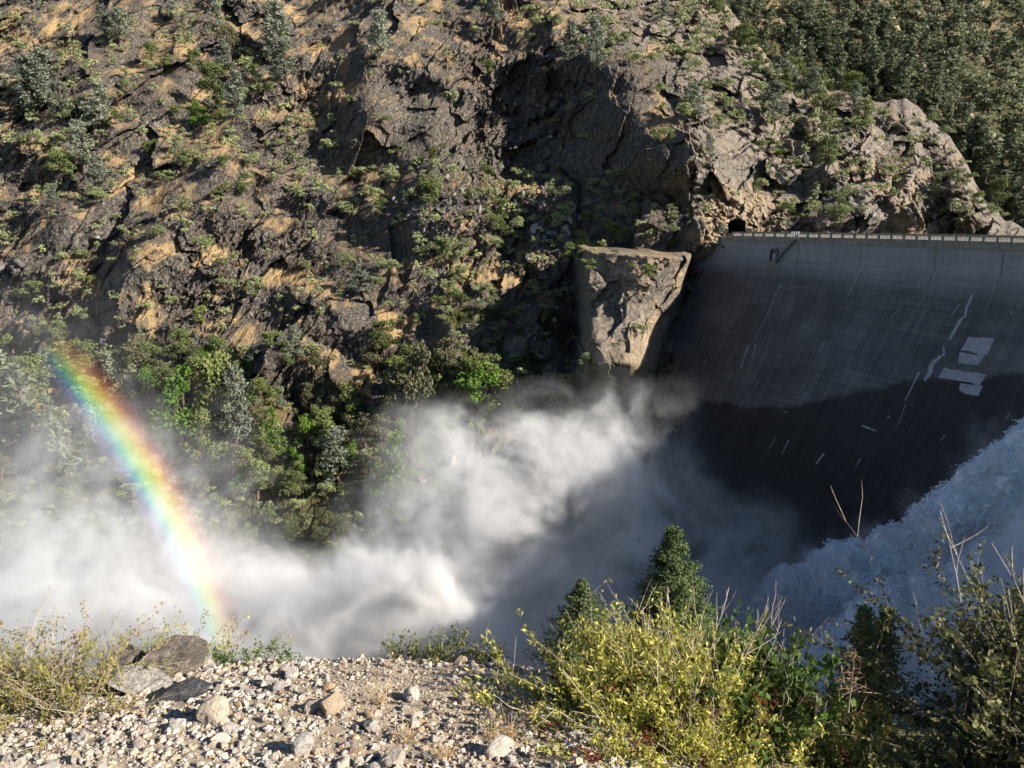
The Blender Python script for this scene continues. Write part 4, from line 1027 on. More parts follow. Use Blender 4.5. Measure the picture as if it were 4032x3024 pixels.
for k, (x, yt, yb, wd, kd, lab) in enumerate(oaks):
    p, h = hill_h(x / DS, yt / DS, yb / DS)
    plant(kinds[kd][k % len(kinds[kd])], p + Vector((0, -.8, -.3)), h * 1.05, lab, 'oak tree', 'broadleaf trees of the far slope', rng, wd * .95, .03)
for k, (x, yt, yb, wd, kd, lab) in enumerate([(1310, 790, 850, 1.3, 'o', 'dark oak at the foot of the buttress, left one'), (1350, 800, 862, 1.3, 'o', 'dark oak at the foot of the buttress, middle one'), (1392, 792, 850, 1.3, 'd', 'dull oak at the right foot of the buttress'), (1270, 770, 840, 1.1, 'd', 'dull oak in the slot left of the buttress'), (1225, 800, 870, 1.1, 'o', 'dark oak under the mossy cliff beside the slot')]):
    p, h = hill_h(x / DS, yt / DS, yb / DS); plant(kinds[kd][k % 2], p + Vector((0, -1.5, -.5)), h, lab, 'oak tree', 'broadleaf trees of the far slope', rng, wd, .03)
p, h = hill_h(595 / DS, 872 / DS, 990 / DS); plant(CED[0], p + Vector((0, -1, 0)), h, 'bright green conical cedar at the edge of the shade', 'cedar tree', None, rng, 1.3, .01)
p, h = hill_h(518 / DS, 780 / DS, 975 / DS); plant(GP[1], p + Vector((0, -3, 0)), h, 'tall pine with a long bare reddish trunk beside the oaks', 'pine tree', 'pines of the far slope', rng, .7, .01)
belt = [(250, 770), (420, 750), (700, 800), (960, 770), (1120, 810), (1090, 900), (1000, 1010), (880, 1090), (600, 1090), (420, 1040), (300, 950)]
nb_ = 0
while nb_ < 85:
    x, y = rng.uniform(240, 1130), rng.uniform(780, 1100)
    if not inpoly(x, y, belt) or abs(x - 700) < 70 and y < 900 and rng.random() < .8: continue
    nb_ += 1
    kd = 'obdod'[rng.integers(5)]; p, h = hill_h(x / DS, (y - rng.uniform(45, 85)) / DS, y / DS)
    lab = ('olive ' if kd == 'd' else 'bright green ' if kd == 'b' else 'dark green ') + ('oak low in the tree belt at the edge of the spray' if y > 960 else 'oak in the upper rows of the tree belt under the cliffs')
    o = plant(kinds[kd][rng.integers(len(kinds[kd]))], p + Vector((0, -.5, -.4)), h, lab, 'oak tree', 'oaks of the tree belt', rng, rng.uniform(.8, 1.3), .04)
    later(o, {'d': 'olive oak', 'b': 'bright green oak', 'o': 'dark green oak'}[kd], x / DS, y / DS, LAND)
for k in range(26):
    x, y = rng.uniform(-20, 330), rng.uniform(800, 1050)
    p, h = hill_h(x / DS, (y - rng.uniform(50, 100)) / DS, y / DS)
    pr = [OK_[0], FP[1], OKD[0], FP[2]][rng.integers(4)]
    o = plant(pr, p + Vector((0, -.5, -.4)), h, 'pale tree half hidden in the spray at the left' if y < 930 else 'tree almost lost in the spray at the lower left', 'tree', 'trees in the spray', rng, 1.2, .04)
    later(o, 'tree half hidden in the spray', x / DS, y / DS, LAND)
# misty conifers at the left
for k, (x, yt, yb, wd, lab) in enumerate([(40, 758, 960, .9, 'misty pine at the left edge under the rainbow'), (82, 775, 1000, .7, 'misty pine with a slanting pale trunk under the rainbow'), (5, 800, 980, .9, 'misty pine cut off by the left edge'), (110, 840, 1010, .7, 'smaller misty pine inside the rainbow'), (190, 880, 1000, .7, 'faint pine inside the rainbow arc'), (150, 900, 1040, .8, 'faint broad pine in the spray')]):
    p, h = hill_h(x / DS, yt / DS, yb / DS); plant(FP[k % 4], p + Vector((0, -1, 0)), h, lab, 'pine tree', 'misty pines at the left', rng, wd * 1.5, .03)

for k in range(26):
    x = rng.uniform(1500, 1900); j_ = int(np.clip((x / DS + 70) / 1164 * (nc - 1), 0, nc - 1)); y = ytop[j_] * DS + rng.uniform(4, 60)
    p, n = on_hill(x / DS, y / DS); pr = [OK_[k % 3], OKD[k % 2], GP[k % 4], OK_[0]][k % 4]
    o = plant(pr, Vector(p) + Vector((0, 1.5, -.5)), rng.uniform(6, 10) if k % 4 != 2 else rng.uniform(10, 15), 'tree on the brow', 'tree', 'trees on the brow below the forest', rng, 1.2, .03)
    later(o, 'gray pine on the brow' if k % 4 == 2 else 'bushy oak on the brow', x / DS, y / DS, FLAND)
# ---- shrubs: density by region of the slope
def dens(px, py):
    X_, Y_ = px * DS, py * DS
    d = 0.5
    if inpoly(X_, Y_, [(620, 330), (800, 320), (1000, 350), (1350, 400), (1450, 480), (1280, 560), (1260, 640), (1000, 640), (800, 560), (640, 470)]): d = 1.0
    if inpoly(X_, Y_, [(560, 260), (760, 260), (860, 400), (700, 480), (600, 400)]): d = 1.0
    if inpoly(X_, Y_, [(1250, 0), (1600, 0), (1800, 150), (2000, 215), (1900, 250), (1600, 240), (1450, 170), (1300, 150)]): d = 2.0
    if inpoly(X_, Y_, [(1150, 0), (1500, 0), (1500, 60), (1150, 60)]): d = 1.6
    if inpoly(X_, Y_, [(0, 60), (560, 60), (560, 300), (350, 320), (200, 400), (0, 480)]): d = .6
    if inpoly(X_, Y_, [(1640, 260), (1950, 250), (2130, 400), (2150, 490), (1700, 490), (1640, 330)]): d = 1.0
    if inpoly(X_, Y_, [(620, 0), (800, 30), (1400, 160), (1400, 370), (1000, 340), (800, 330), (640, 240)]): d = .10
    if inpoly(X_, Y_, [(1420, 270), (1640, 280), (1660, 480), (1420, 450)]): d = .10
    if inpoly(X_, Y_, [(1270, 540), (1500, 540), (1500, 800), (1270, 800)]): d = .05
    if inpoly(X_, Y_, [(80, 520), (600, 420), (950, 620), (900, 740), (300, 740)]): d = .3
    if inpoly(X_, Y_, [(0, 640), (160, 680), (300, 780), (1000, 800), (1150, 860), (900, 1200), (300, 1200), (0, 1100)]): d = .7 if Y_ < 1060 else 1.5
    if X_ > 1500 and 500 < Y_: d = 0
    return d
cand = []
tries = 0
while len(cand) < 2000 and tries < 60000:
    tries += 1
    px, py = rng.uniform(-20, 1030), rng.uniform(-20, 560)
    jj = int(np.clip((px + 70) / 1164 * (nc - 1), 0, nc - 1))
    if py < ytop[jj] + 2: continue
    if px > 730 and py > 228: continue
    p, n = on_hill(px, py)
    if rng.random() > dens(px, py) * (0.25 + 1.1 * max(0, n[2])): continue
    r = rng.lognormal(0.78, .36)
    if py > 330: r *= 0.72
    if px > 540 and py < 110: r *= 1.25
    cand.append((px, py, p, min(r, 3.6), p[1]))
cand.sort(key=lambda c: -c[3] / c[4])
def region_name(px, py):
    X_, Y_ = px * DS, py * DS
    if Y_ > 690: return 'leafy bush in the undergrowth of the tree belt', 'undergrowth bushes'
    if X_ > 1640 and Y_ > 250: return 'rounded green shrub growing on the rocky knob behind the dam', 'shrubs on the knob'
    if X_ > 1150 and Y_ < 270: return 'rounded olive shrub on the brushy upper right slope', 'shrubs of the upper right slope'
    if X_ > 560 and Y_ > 255: return 'sage green shrub scattered over the talus and dry grass in the middle', 'shrubs of the middle slope'
    if Y_ > 420: return 'small shrub clinging to the dark slabs at the left', 'shrubs on the slabs'
    if X_ < 620: return 'pale shrub on the grassy ledges of the upper left', 'shrubs of the upper left'
    return 'small shrub clinging to the dark cliff', 'shrubs on the cliff'
for k, (px, py, p, r, _d) in enumerate(cand[:295]):
    dk = rng.random() < (.5 if py > 320 else .22)
    me_ = SHR_D[rng.integers(3)] if dk else SHR[rng.integers(6)]
    o = bpy.data.objects.new('hillside_shrub', me_); COL.objects.link(o)
    o.location = Vector(p) + Vector((.1 * r, -.85 * r, .12 * r)); o.rotation_euler = (0, 0, rng.random() * 6.283); o.scale = (r * 1.1, r * 1.1, r * rng.uniform(1.0, 1.5))
    lab, grp = region_name(px, py); tag(o, lab, 'shrub', grp)
    later(o, ('large ' if r > 2.6 else '') + ('dark green shrub' if dk else 'sage green shrub'), px, py, LAND)
for (x, y, r, lab) in [(1420, 508, 2.3, 'round green shrub on the bench left of the small dam pine'), (1455, 532, 2.6, 'wide green shrub on top of the rock buttress'), (1385, 515, 2.0, 'small sage shrub at the back of the buttress bench'), (1330, 548, 1.6, 'sage tuft at the left end of the buttress top')]:
    p, n = on_hill(x / DS, y / DS); o = bpy.data.objects.new('hillside_shrub', SHR_D[0] if r > 2.1 else SHR[1]); COL.objects.link(o); o.location = Vector(p) + Vector((0, -.5 * r, 0)); o.scale = (r, r, r); tag(o, lab, 'shrub', 'shrubs on the bench')
me_ = merged('shrubland', SHR_LO, [(int(rng.integers(4)), Vector(c[2]) + Vector((0, -.8 * c[3], .1 * c[3])), rng.random() * 6.28, (c[3] * 1.1, c[3] * 1.1, c[3] * rng.uniform(.9, 1.3))) for c in cand[295:]], rng, .6)
tag(link('shrubland', me_, M['shrub']), 'many small shrubs dotted over the far slope', kind='stuff')

# ---- forest on the slope behind
spots = []
tries = 0
g2_, t2_ = _t2
while len(spots) < 350 and tries < 20000:
    tries += 1
    px = rng.uniform(690, 1040); py = rng.uniform(-25, 240)
    tp = np.interp(px, [p_[0] for p_ in top_poly], [p_[1] for p_ in top_poly]); t2y = np.interp(px, g2_, t2_)
    if py > tp + 14 or py < t2y + 7: continue
    spots.append((px, py, on2(px, py)))
spots.sort(key=lambda s_: s_[2][1])
for k, (px, py, p) in enumerate(spots[:260]):
    pr = FP[rng.integers(4)] if rng.random() < .68 else OKF[rng.integers(2)]
    h = rng.uniform(9, 25) if pr in FP else rng.uniform(8, 13)
    if py < 60: lab = 'forest tree high on the wooded slope behind the knob'
    elif py < 130: lab = 'forest tree half way up the wooded slope behind the knob'
    else: lab = 'forest tree low on the wooded slope behind the knob'
    if pr in OKF: lab = lab.replace('forest tree', 'low broad forest tree')
    o = plant(pr, Vector(p) + Vector((0, 0, -.4)), h, lab, 'tree', 'trees of the forested slope', rng, rng.uniform(1.0, 1.6) if pr in FP else 1.2, .03)
    later(o, ('tall forest pine' if h > 15.5 else 'forest pine') if pr in FP else 'round forest tree', px, py, FLAND)
FL = [cone_meshes(700 + k, 120, .2, .05, .15, .2, .3, 9, 3)[1] for k in range(2)] + [oak_meshes(710 + k, 110, .5, .15, 9)[1] for k in range(2)]
pl = [(int(rng.integers(4)), Vector(p), rng.random() * 6.28, (lambda h_: (h_ * 1.1, h_ * 1.1, h_))(rng.uniform(6, 13))) for (_x, _y, p) in spots[260:]]
for _k in range(620):
    px = rng.uniform(860, 1100); py = rng.uniform(-40, 235)
    if py < np.interp(px, g2_, t2_) + 30 and py > np.interp(px, g2_, t2_) - 6: continue
    p = on3(px, py); h = rng.uniform(8, 26); pl.append((int(rng.integers(2, 4)) if rng.random() < .6 else int(rng.integers(0, 2)), Vector(p), rng.random() * 6.28, (h * 1.3, h * 1.3, h)))
tag(link('distant_forest', merged('distant_forest', FL, pl, rng, .7), M['forest']), 'mass of distant trees on the wooded slopes', kind='stuff')

# ---- talus blocks
def rock_mesh(seed, sub=1, flat=.75, jag=.35, name='rock', planes=9, lo=.5, hi=.85):
    rng_ = np.random.default_rng(seed); bm = bmesh.new(); bmesh.ops.create_icosphere(bm, subdivisions=sub, radius=1.0)
    pl_ = [(lambda n_: (n_ / np.linalg.norm(n_), rng_.uniform(lo, hi)))(rng_.normal(size=3)) for _ in range(planes)]
    for v in bm.verts:
        c = np.array(v.co)
        for n_, d_ in pl_:
            e_ = c @ n_ - d_
            if e_ > 0: c = c - n_ * e_ * .95
        c += rng_.normal(size=3) * jag * .08
        v.co = c * [1, .85, flat]
    me_ = bpy.data.meshes.new(name); bm.to_mesh(me_); bm.free()
    at_ = me_.attributes.new('tint', 'FLOAT', 'POINT'); at_.data.foreach_set('value', rng_.random(len(me_.vertices)).astype(np.float32))
    return me_
TAL = [rock_mesh(800 + k, 2, .8, .5) for k in range(5)]
for m_ in TAL: m_.materials.append(M['talus'])
talus_poly = [[(960, 370), (1120, 360), (1200, 400), (1290, 440), (1330, 500), (1200, 520), (1000, 500), (940, 450)], [(850, 430), (960, 450), (980, 540), (870, 520)], [(620, 250), (740, 250), (720, 300), (640, 310)], [(900, 960), (1040, 960), (1030, 1050), (910, 1060)], [(1640, 330), (1960, 330), (2100, 470), (1800, 480)], [(0, 560), (60, 560), (60, 640), (0, 640)]]
cand = []
for poly in talus_poly:
    xs_ = [p_[0] for p_ in poly]; ys_ = [p_[1] for p_ in poly]; n_ = int((max(xs_) - min(xs_)) * (max(ys_) - min(ys_)) / 110)
    for _ in range(n_):
        x, y = rng.uniform(min(xs_), max(xs_)), rng.uniform(min(ys_), max(ys_))
        if inpoly(x, y, poly): cand.append((x / DS, y / DS, rng.lognormal(-.35, .5)))
for _ in range(160):
    cand.append((rng.uniform(0, 720), rng.uniform(0, 330), rng.lognormal(-.35, .45)))
cand = [(x, y, min(r, 2.6), on_hill(x, y)[0]) for x, y, r in cand]; cand.sort(key=lambda c: -c[2])
for x, y, r, p in cand[:200]:
    o = bpy.data.objects.new('talus_block', TAL[rng.integers(5)]); COL.objects.link(o); o.location = Vector(p) + Vector((0, -.3 * r, .1 * r)); o.rotation_euler = tuple(rng.random(3) * 6); o.scale = (r, r * rng.uniform(.6, 1), r * rng.uniform(.6, 1))
    later(o, ('big angular block' if r > 1.2 else 'angular grey block'), x, y, LAND)
    tag(o, 'angular grey block of the talus on the far slope' if inpoly(x * DS, y * DS, talus_poly[0]) else 'loose angular rock lying on the far slope outside the talus', 'rock', 'fallen blocks of the far slope')
me_ = merged('talus_rubble', [rock_mesh(820 + k, 1, .8, .5) for k in range(4)], [(int(rng.integers(4)), Vector(p), rng.random() * 6, (r, r * .8, r * rng.uniform(.6, 1.1))) for x, y, r, p in cand[200:]], rng)
tag(link('talus_rubble', me_, M['talus']), 'rubble of smaller blocks on the far slope', kind='stuff')

# ================================================================== THE NEAR LEDGE
M['sand'] = simple_noise_mat('ledge_sand', [(0.25, (0.17, 0.13, 0.088)), (0.5, (0.36, 0.285, 0.195)), (0.75, (0.50, 0.41, 0.295))], 14, 0.95, 0.7, 0.02, 8)
def stone_mat(name, stops):
    m, t, N, L = ntree(name); co = obj_co(t)
    f = math_(t, 'FRACT', math_(t, 'ADD', attr(t, 'tint').outputs['Fac'], N.new('ShaderNodeObjectInfo').outputs['Random']))
    c = ramp(t, f, stops)
    n = noise(t, co, 1.6, 7, 0.7); sp = noise(t, co, 9, 4, 0.7)
    c = mixc(t, ramp(t, n, [(0.35, (0, 0, 0)), (0.7, (0.7, 0.7, 0.7))]), c, (0.27, 0.22, 0.165))
    c = mixc(t, ramp(t, sp, [(0.55, (0, 0, 0)), (0.72, (0.5, 0.5, 0.5))]), c, (0.13, 0.12, 0.115))
    finish(t, c, 0.9, math_(t, 'ADD', n, sp), 0.5, 0.15, spec=0.2)
    return m
M['stone'] = stone_mat('gravel_stone', [(0.0, (0.46, 0.40, 0.32)), (0.2, (0.58, 0.53, 0.46)), (0.4, (0.40, 0.375, 0.35)), (0.6, (0.54, 0.455, 0.34)), (0.76, (0.30, 0.295, 0.29)), (0.9, (0.50, 0.35, 0.21)), (1.0, (0.42, 0.26, 0.14))])
M['boulder'] = simple_noise_mat('lichen_boulder', [(0.3, (0.08, 0.068, 0.055)), (0.5, (0.23, 0.195, 0.155)), (0.7, (0.42, 0.36, 0.29))], 3.0, 0.9, 0.9, 0.25, 9)
M['dark_boulder'] = simple_noise_mat('dark_boulder', [(0.3, (0.045, 0.045, 0.048)), (0.55, (0.13, 0.13, 0.132)), (0.75, (0.24, 0.235, 0.23))], 3.0, 0.9, 0.9, 0.2, 9)
M['pale_boulder'] = simple_noise_mat('pale_boulder', [(0.3, (0.22, 0.20, 0.175)), (0.5, (0.42, 0.385, 0.34)), (0.75, (0.60, 0.56, 0.50))], 3.0, 0.9, 0.8, 0.2, 9)
def edge_y(x): return np.interp(x, [-6, -2.2, -1.4, -.6, 0, .2, .45, .8, 1.3, 3, 8], [3.9, 4.0, 4.1, 4.15, 4.05, 3.85, 3.55, 3.3, 3.1, 2.9, 2.6])
def ground(x, y):
    x = np.asarray(x, float); y = np.asarray(y, float)
    e = y - edge_y(x)
    z = -1.25 - .25 * np.minimum(y, edge_y(x)) + .05 * fbm(x, y, .9, 901, 4) - .18 * sst(.25, 1.2, x) - .1 * sst(-1.2, -2.6, x)
    z = z - .78 * np.clip(e, 0, 58) - 1.6 * np.clip(e - 56, 0, 45) - .03 * np.clip(e, 0, .4)
    z = z + np.clip(e, 0, 20) * .12 * fbm(x, y, 6, 905, 4)
    return np.maximum(z, -97.5)
gxs = np.concatenate([np.linspace(-90, -4, 40)[:-1], np.linspace(-4, -2.6, 14)[:-1], np.linspace(-2.6, 2.6, 150)[:-1], np.linspace(2.6, 5, 20)[:-1], np.linspace(5, 60, 36)])
gys = np.concatenate([np.linspace(-30, 1.5, 20)[:-1], np.linspace(1.5, 5, 110)[:-1], np.linspace(5, 12, 30)[:-1], np.linspace(12, 150, 70)])
GX, GY = np.meshgrid(gxs, gys)
me = mesh_np('near_ledge', np.stack([GX, GY, ground(GX, GY)], -1).reshape(-1, 3), grid_faces(len(gys), len(gxs)), True)
tag(link('ledge_ground', me, M['sand']), 'sandy gravel ledge and canyon side in the foreground', kind='structure')
def gpt(x, y, dz=0.0): return Vector((x, y, float(ground(x, y)) + dz))
def px_ground(px, py):
    a, b = rays(px, py); a, b = float(a), float(b); y = 2.0
    for _ in range(400):
        if b * y <= float(ground(a * y, y)): break
        y += .01
    return a * y, y
STN = [rock_mesh(900 + k, 2, .78, .5, 'gravel_stone', 14, .42, .72) for k in range(12)]
for m_ in STN:
    m_.materials.append(M['stone']); m_.attributes['tint'].data.foreach_set('value', np.zeros(len(m_.vertices), np.float32))
rng = np.random.default_rng(901)
def gravel_d(x, y):
    px, py = proj((x, y, float(ground(x, y))))
    d = 1.0
    d *= 1 - .93 * math.exp(-(((px - 400) / 105) ** 2 + ((py - 690) / 30) ** 4))
    d *= 1 - .5 * math.exp(-(((px - 330) / 60) ** 2 + ((py - 730) / 18) ** 2))
    d *= 1 - .7 * math.exp(-(((px - 40) / 60) ** 2 + ((py - 752) / 14) ** 2))
    return d, px, py
st = []
tries = 0
while len(st) < 6200 and tries < 60000:
    tries += 1
    y = rng.uniform(2.3, 4.15); x = rng.uniform(-2.3, 1.0)
    if y > edge_y(x) + .03: continue
    d, px, py = gravel_d(x, y)
    if px < -30 or px > 720: continue
    r = min(rng.lognormal(-4.4, .5), .05)
    if rng.random() > d: r *= .3
    st.append((x, y, r))
st.sort(key=lambda c: -c[2] / c[1])
# the few stones one could point to
special = [(890 / DS, 1512 / DS, .052, 'pale angular stone alone on the sand, casting a shadow to the left', .30), (715 / DS, 1536 / DS, .075, 'largest rough whitish stone in the middle of the gravel', .22), (462 / DS, 1560 / DS, .085, 'large smooth grey brown stone among the white gravel', .62), (680 / DS, 1535 / DS, .05, 'grey stone leaning on the largest whitish one', .5), (1005 / DS, 1520 / DS, .045, 'grey stone at the edge of the bush shadow', .5), (630 / DS, 1466 / DS, .045, 'whitish block near the edge of the gravel', .22), (600 / DS, 1490 / DS, .045, 'grey white block left of the sandy patch', .28), (1075 / DS, 1630 / DS, .06, 'rounded stone at the bottom in the shade of the bush', .4), (850 / DS, 1655 / DS, .055, 'pale stone at the bottom edge near the middle', .22), (655 / DS, 1625 / DS, .06, 'squarish white stone at the bottom left of the middle', .25)]
for (px, py, r, lab, tn) in special:
    x, y = px_ground(px, py); m_ = rock_mesh(int(px * 7), 3, .8, .3, 'stone')
    m_.attributes['tint'].data.foreach_set('value', np.full(len(m_.vertices), tn, np.float32)); m_.materials.append(M['stone'])
    o = link('loose_stone', m_, None, loc=gpt(x, y, r * .45), rot=(rng.random() * .4, rng.random() * .4, rng.random() * 6), scale=(r, r * .9, r * .9)); tag(o, lab, 'stone', 'larger stones on the ledge')
SLAND = [(890, 1512, 'the lone pale stone on the sand'), (715, 1536, 'the largest whitish stone'), (462, 1560, 'the large smooth grey brown stone'), (1005, 1520, 'the grey stone by the bush shadow'), (630, 1466, 'the whitish block near the rim'), (1075, 1630, 'the rounded stone in the shade'), (850, 1655, 'the pale stone at the bottom edge'), (655, 1625, 'the squarish white stone'),
 (380, 1495, 'the dark grey slab'), (250, 1560, 'the foot of the left bush'), (60, 1640, 'the bottom left corner'), (1180, 1560, 'the foot of the big bush'), (560, 1445, 'the low dark rim rock'), (950, 1450, 'the seedlings on the rim'), (250, 1640, 'the bottom edge under the left bush'), (480, 1650, 'the bottom edge under the grey brown stone')]
def stone_label(x, y):
    px, py = proj((x, y, float(ground(x, y))))
    if px > 470: return 'gravel stone in the shade beside the big bush'
    if px < 160: return 'gravel stone in front of the left bush'
    if py > 735: return 'gravel stone along the bottom edge of the picture'
    if px < 300: return 'gravel stone below the brown boulder'
    return 'gravel stone around the sandy patch in the middle'
vis = [c_ for c_ in st if proj((c_[0], c_[1], -2.2))[0] < 565][:290]; vset = set(vis)
for (x, y, r) in vis:
    o = bpy.data.objects.new('gravel_stone', STN[rng.integers(12)]); COL.objects.link(o)
    o.location = gpt(x, y, r * .2); o.rotation_euler = (rng.random() * .9, rng.random() * .9, rng.random() * 6); o.scale = (r * rng.uniform(.9, 1.3), r * rng.uniform(.8, 1.1), r * rng.uniform(.75, 1.1))
    tag(o, stone_label(x, y), 'stone', 'gravel stones on the ledge')
    px, py = proj((x, y, float(ground(x, y)))); later(o, 'gravel stone', px, py, SLAND)
SM = [rock_mesh(930 + k, 1, .75, .4) for k in range(6)]
for m_ in SM: m_.attributes['tint'].data.foreach_set('value', np.full(len(m_.vertices), .5, np.float32))
pl = [(int(rng.integers(6)), gpt(x, y, r * .3), rng.random() * 6, (r * 1.15, r, r * rng.uniform(.7, 1))) for (x, y, r) in st if (x, y, r) not in vset]
for _ in range(5200):
    y = rng.uniform(2.3, 4.12); x = rng.uniform(-2.2, 1.0); r = rng.uniform(.003, .009)
    if y < edge_y(x): pl.append((int(rng.integers(6)), gpt(x, y, r * .3), rng.random() * 6, (r, r, r)))
tag(link('fine_gravel', merged('fine_gravel', SM, pl, rng, 1.0), M['stone']), 'fine gravel between the stones on the ledge', kind='stuff')
# boulders on the rim
def boulder(px, py, Y, sx, sy, sz, mat, label, seed, rot=(0, 0, 0), flat=.8):
    m_ = rock_mesh(seed, 4, flat, .05, 'boulder', 15, .42, .78); n_ = len(m_.vertices); V = np.empty(n_ * 3, np.float32); m_.vertices.foreach_get('co', V); V = V.reshape(-1, 3)
    V += (V / (np.linalg.norm(V, axis=1)[:, None] + 1e-6)) * (.09 * fbm(V[:, 0] + V[:, 2] * .7 + seed, V[:, 1] + V[:, 2] * .6, .55, seed, 5, .6))[:, None]; m_.vertices.foreach_set('co', V.ravel())
    o = link('boulder', m_, M[mat], loc=at(px, py, Y) if Y else gpt(*px_ground(px, py), sz * .4), rot=rot, scale=(sx, sy, sz)); tag(o, label, 'boulder', 'boulders on the rim'); return o
boulder(178, 664, 4.0, .235, .20, .17, 'boulder', 'large brown speckled boulder on the rim right of the left bush', 41, (0.1, .25, .3))
boulder(122, 664, 4.0, .15, .14, .15, 'boulder', 'smaller brown boulder wedged between left bush and large boulder', 42, (.3, -.3, .9))
boulder(135, 692, None, .19, .14, .12, 'pale_boulder', 'pale grey flat boulder below the brown ones', 43, (0, .35, .2), .6)
boulder(186, 697, None, .24, .15, .09, 'dark_boulder', 'dark grey slab lying under the brown boulder', 44, (0, -.18, .1), .5)
boulder(262, 671, 4.0, .12, .10, .05, 'dark_boulder', 'low dark rock on the rim right of the brown boulder', 45, (0, 0, .4), .6)
boulder(338, 667, 4.12, .16, .12, .045, 'dark_boulder', 'flat dark rock on the rim above the sand', 46, (0, 0, 0), .5)
boulder(470, 676, 3.95, .32, .14, .055, 'boulder', 'long low rock ledge behind the gravel by the seedlings', 47, (0, .08, -.1), .5)
boulder(548, 690, 3.70, .10, .12, .06, 'dark_boulder', 'dark rock at the rim beside the big bush', 48, (0, .3, 0), .6)

# ---- foreground plants
M['willow'] = foliage_mat('bush_leaf', (0.10, 0.13, 0.024), (0.34, 0.34, 0.06), (0.70, 0.60, 0.16), .34, .05)
M['bushgreen'] = foliage_mat('bush_green_leaf', (0.03, 0.055, 0.012), (0.06, 0.11, 0.02), (0.12, 0.19, 0.04), .3, .05)
M['redleaf'] = foliage_mat('red_leaf', (0.06, 0.010, 0.008), (0.14, 0.022, 0.014), (0.30, 0.09, 0.03), .3, .05)
M['twig'] = bark_mat('twig', (0.26, 0.21, 0.15), (0.50, 0.43, 0.33))
M['greentwig'] = bark_mat('green_twig', (0.16, 0.18, 0.05), (0.36, 0.36, 0.14))
M['darktwig'] = bark_mat('dark_twig', (0.07, 0.055, 0.045), (0.24, 0.20, 0.16))
M['chamise'] = foliage_mat('left_bush_leaf', (0.09, 0.09, 0.02), (0.22, 0.21, 0.05), (0.40, 0.36, 0.10), .3, .05)
M['oliveleaf'] = foliage_mat('olive_leaf', (0.025, 0.032, 0.010), (0.065, 0.075, 0.024), (0.20, 0.20, 0.065), .15, .05)
M['deadwood'] = bark_mat('dead_wood', (0.13, 0.085, 0.06), (0.30, 0.21, 0.15))
M['straw'] = simple_noise_mat('dry_straw', [(0.3, (0.38, 0.25, 0.12)), (0.7, (0.62, 0.46, 0.26))], 8, 0.9, 0.1, 0.01)
def bush(name, label, root, spread, dirm, dirs, length, nst, mats, rng, leaf=(.034, .009), per=40, bare=.2, red=.06, rad=.0028, twigs=4, lstart=.3, cat='bush', leafjit=.012, blen=1.15):
    """bush of many arching stems; parts: stems, bare_twigs, leaves, red_leaves"""
    stm, brt, lv, rd = MB(), MB(), MB(), MB()
    for k in range(nst):
        b0 = np.array([rng.normal() * spread[0], rng.normal() * spread[1], 0.0]); b0[2] = 0
        d = np.array(dirm) + rng.normal(size=3) * dirs; d[2] = abs(d[2]) * 1.0 + .05; d /= np.linalg.norm(d)
        isb = rng.random() < bare
        L = length * rng.uniform(.55, 1.15) * (blen if isb else 1); t = np.linspace(0, 1, 8)[:, None]
        curve = np.array([d[0] * .25, d[1] * .25, -.12 * rng.random()]) * L
        P = b0 + d * L * t + curve * t ** 2 + np.cumsum(rng.normal(size=(8, 3)) * .008 * L, axis=0)
        r = (rad * .7 if isb else rad) * rng.uniform(.7, 1.3) * (1 - .75 * t[:, 0]) + .0005
        (brt if isb else stm).tube(P, r, 3)
        isr = rng.random() < red
        segs = [(P, 1.0)]
        for _ in range(twigs):
            q = rng.uniform(.3, .95); o_ = np.array([np.interp(q, t[:, 0], P[:, c_]) for c_ in range(3)])
            dd = d + rng.normal(size=3) * .45; dd /= np.linalg.norm(dd); l2 = L * rng.uniform(.10, .28); T = o_ + dd * l2 * np.linspace(0, 1, 4)[:, None] + rng.normal(size=(4, 3)) * .004
            T[0] = o_; (brt if isb else stm).tube(T, [rad * .5, rad * .4, rad * .3, rad * .2], 3); segs.append((T, l2 / L))
        if isb and rng.random() < .75: continue
        for T, w_ in segs:
            m = max(2, int(per * w_ * rng.uniform(.6, 1.2) * (1 if not isb else .3)))
            q = rng.uniform(lstart if w_ == 1.0 else 0, 1, m); tt_ = np.linspace(0, 1, len(T))
            C = np.stack([np.interp(q, tt_, T[:, c_]) for c_ in range(3)], 1) + rng.normal(size=(m, 3)) * leafjit
            ax = (T[-1] - T[0]); ax = ax / (np.linalg.norm(ax) + 1e-9)
            D_ = ax + rng.normal(size=(m, 3)) * .8
            (rd if isr else lv).leaves(C, leaf[0] * rng.uniform(.6, 1.35, m), leaf[1] * rng.uniform(.7, 1.3, m), rng, D=D_, a=np.clip(q * .5 + rng.random(m) * .45 + .15 * (rng.random() - .5), 0, 1))
    e = empty(name, root); tag(e, label, cat)
    tag(stm.build('stem_tangle', M[mats[0]], parent=e), kind='stuff')
    if brt.n: tag(brt.build('bare_twig_tangle', M[mats[1]], parent=e), kind='stuff')
    tag(lv.build('foliage', M[mats[2]], parent=e), kind='stuff')
    if rd.n: tag(rd.build('red_foliage', M['redleaf'], parent=e), kind='stuff')
    return e
rng = np.random.default_rng(931)
bush('yellow_bush', 'large yellow green bush with pale bare twigs and reddish leaves right of the gravel', (0.72, 3.32, -2.42), (.17, .14), (-.30, .0, .85), .31, .62, 560, ('greentwig', 'twig', 'willow'), rng, (.030, .009), 80, .22, .07, twigs=5, blen=1.3)
bush('yellow_bush', 'low yellow green bush spilling over the gravel in front of the large one', (.58, 2.92, -2.22), (.20, .08), (-.25, -.15, .7), .42, .36, 230, ('greentwig', 'twig', 'willow'), rng, (.026, .008), 52, .18, .08, .002, 4)
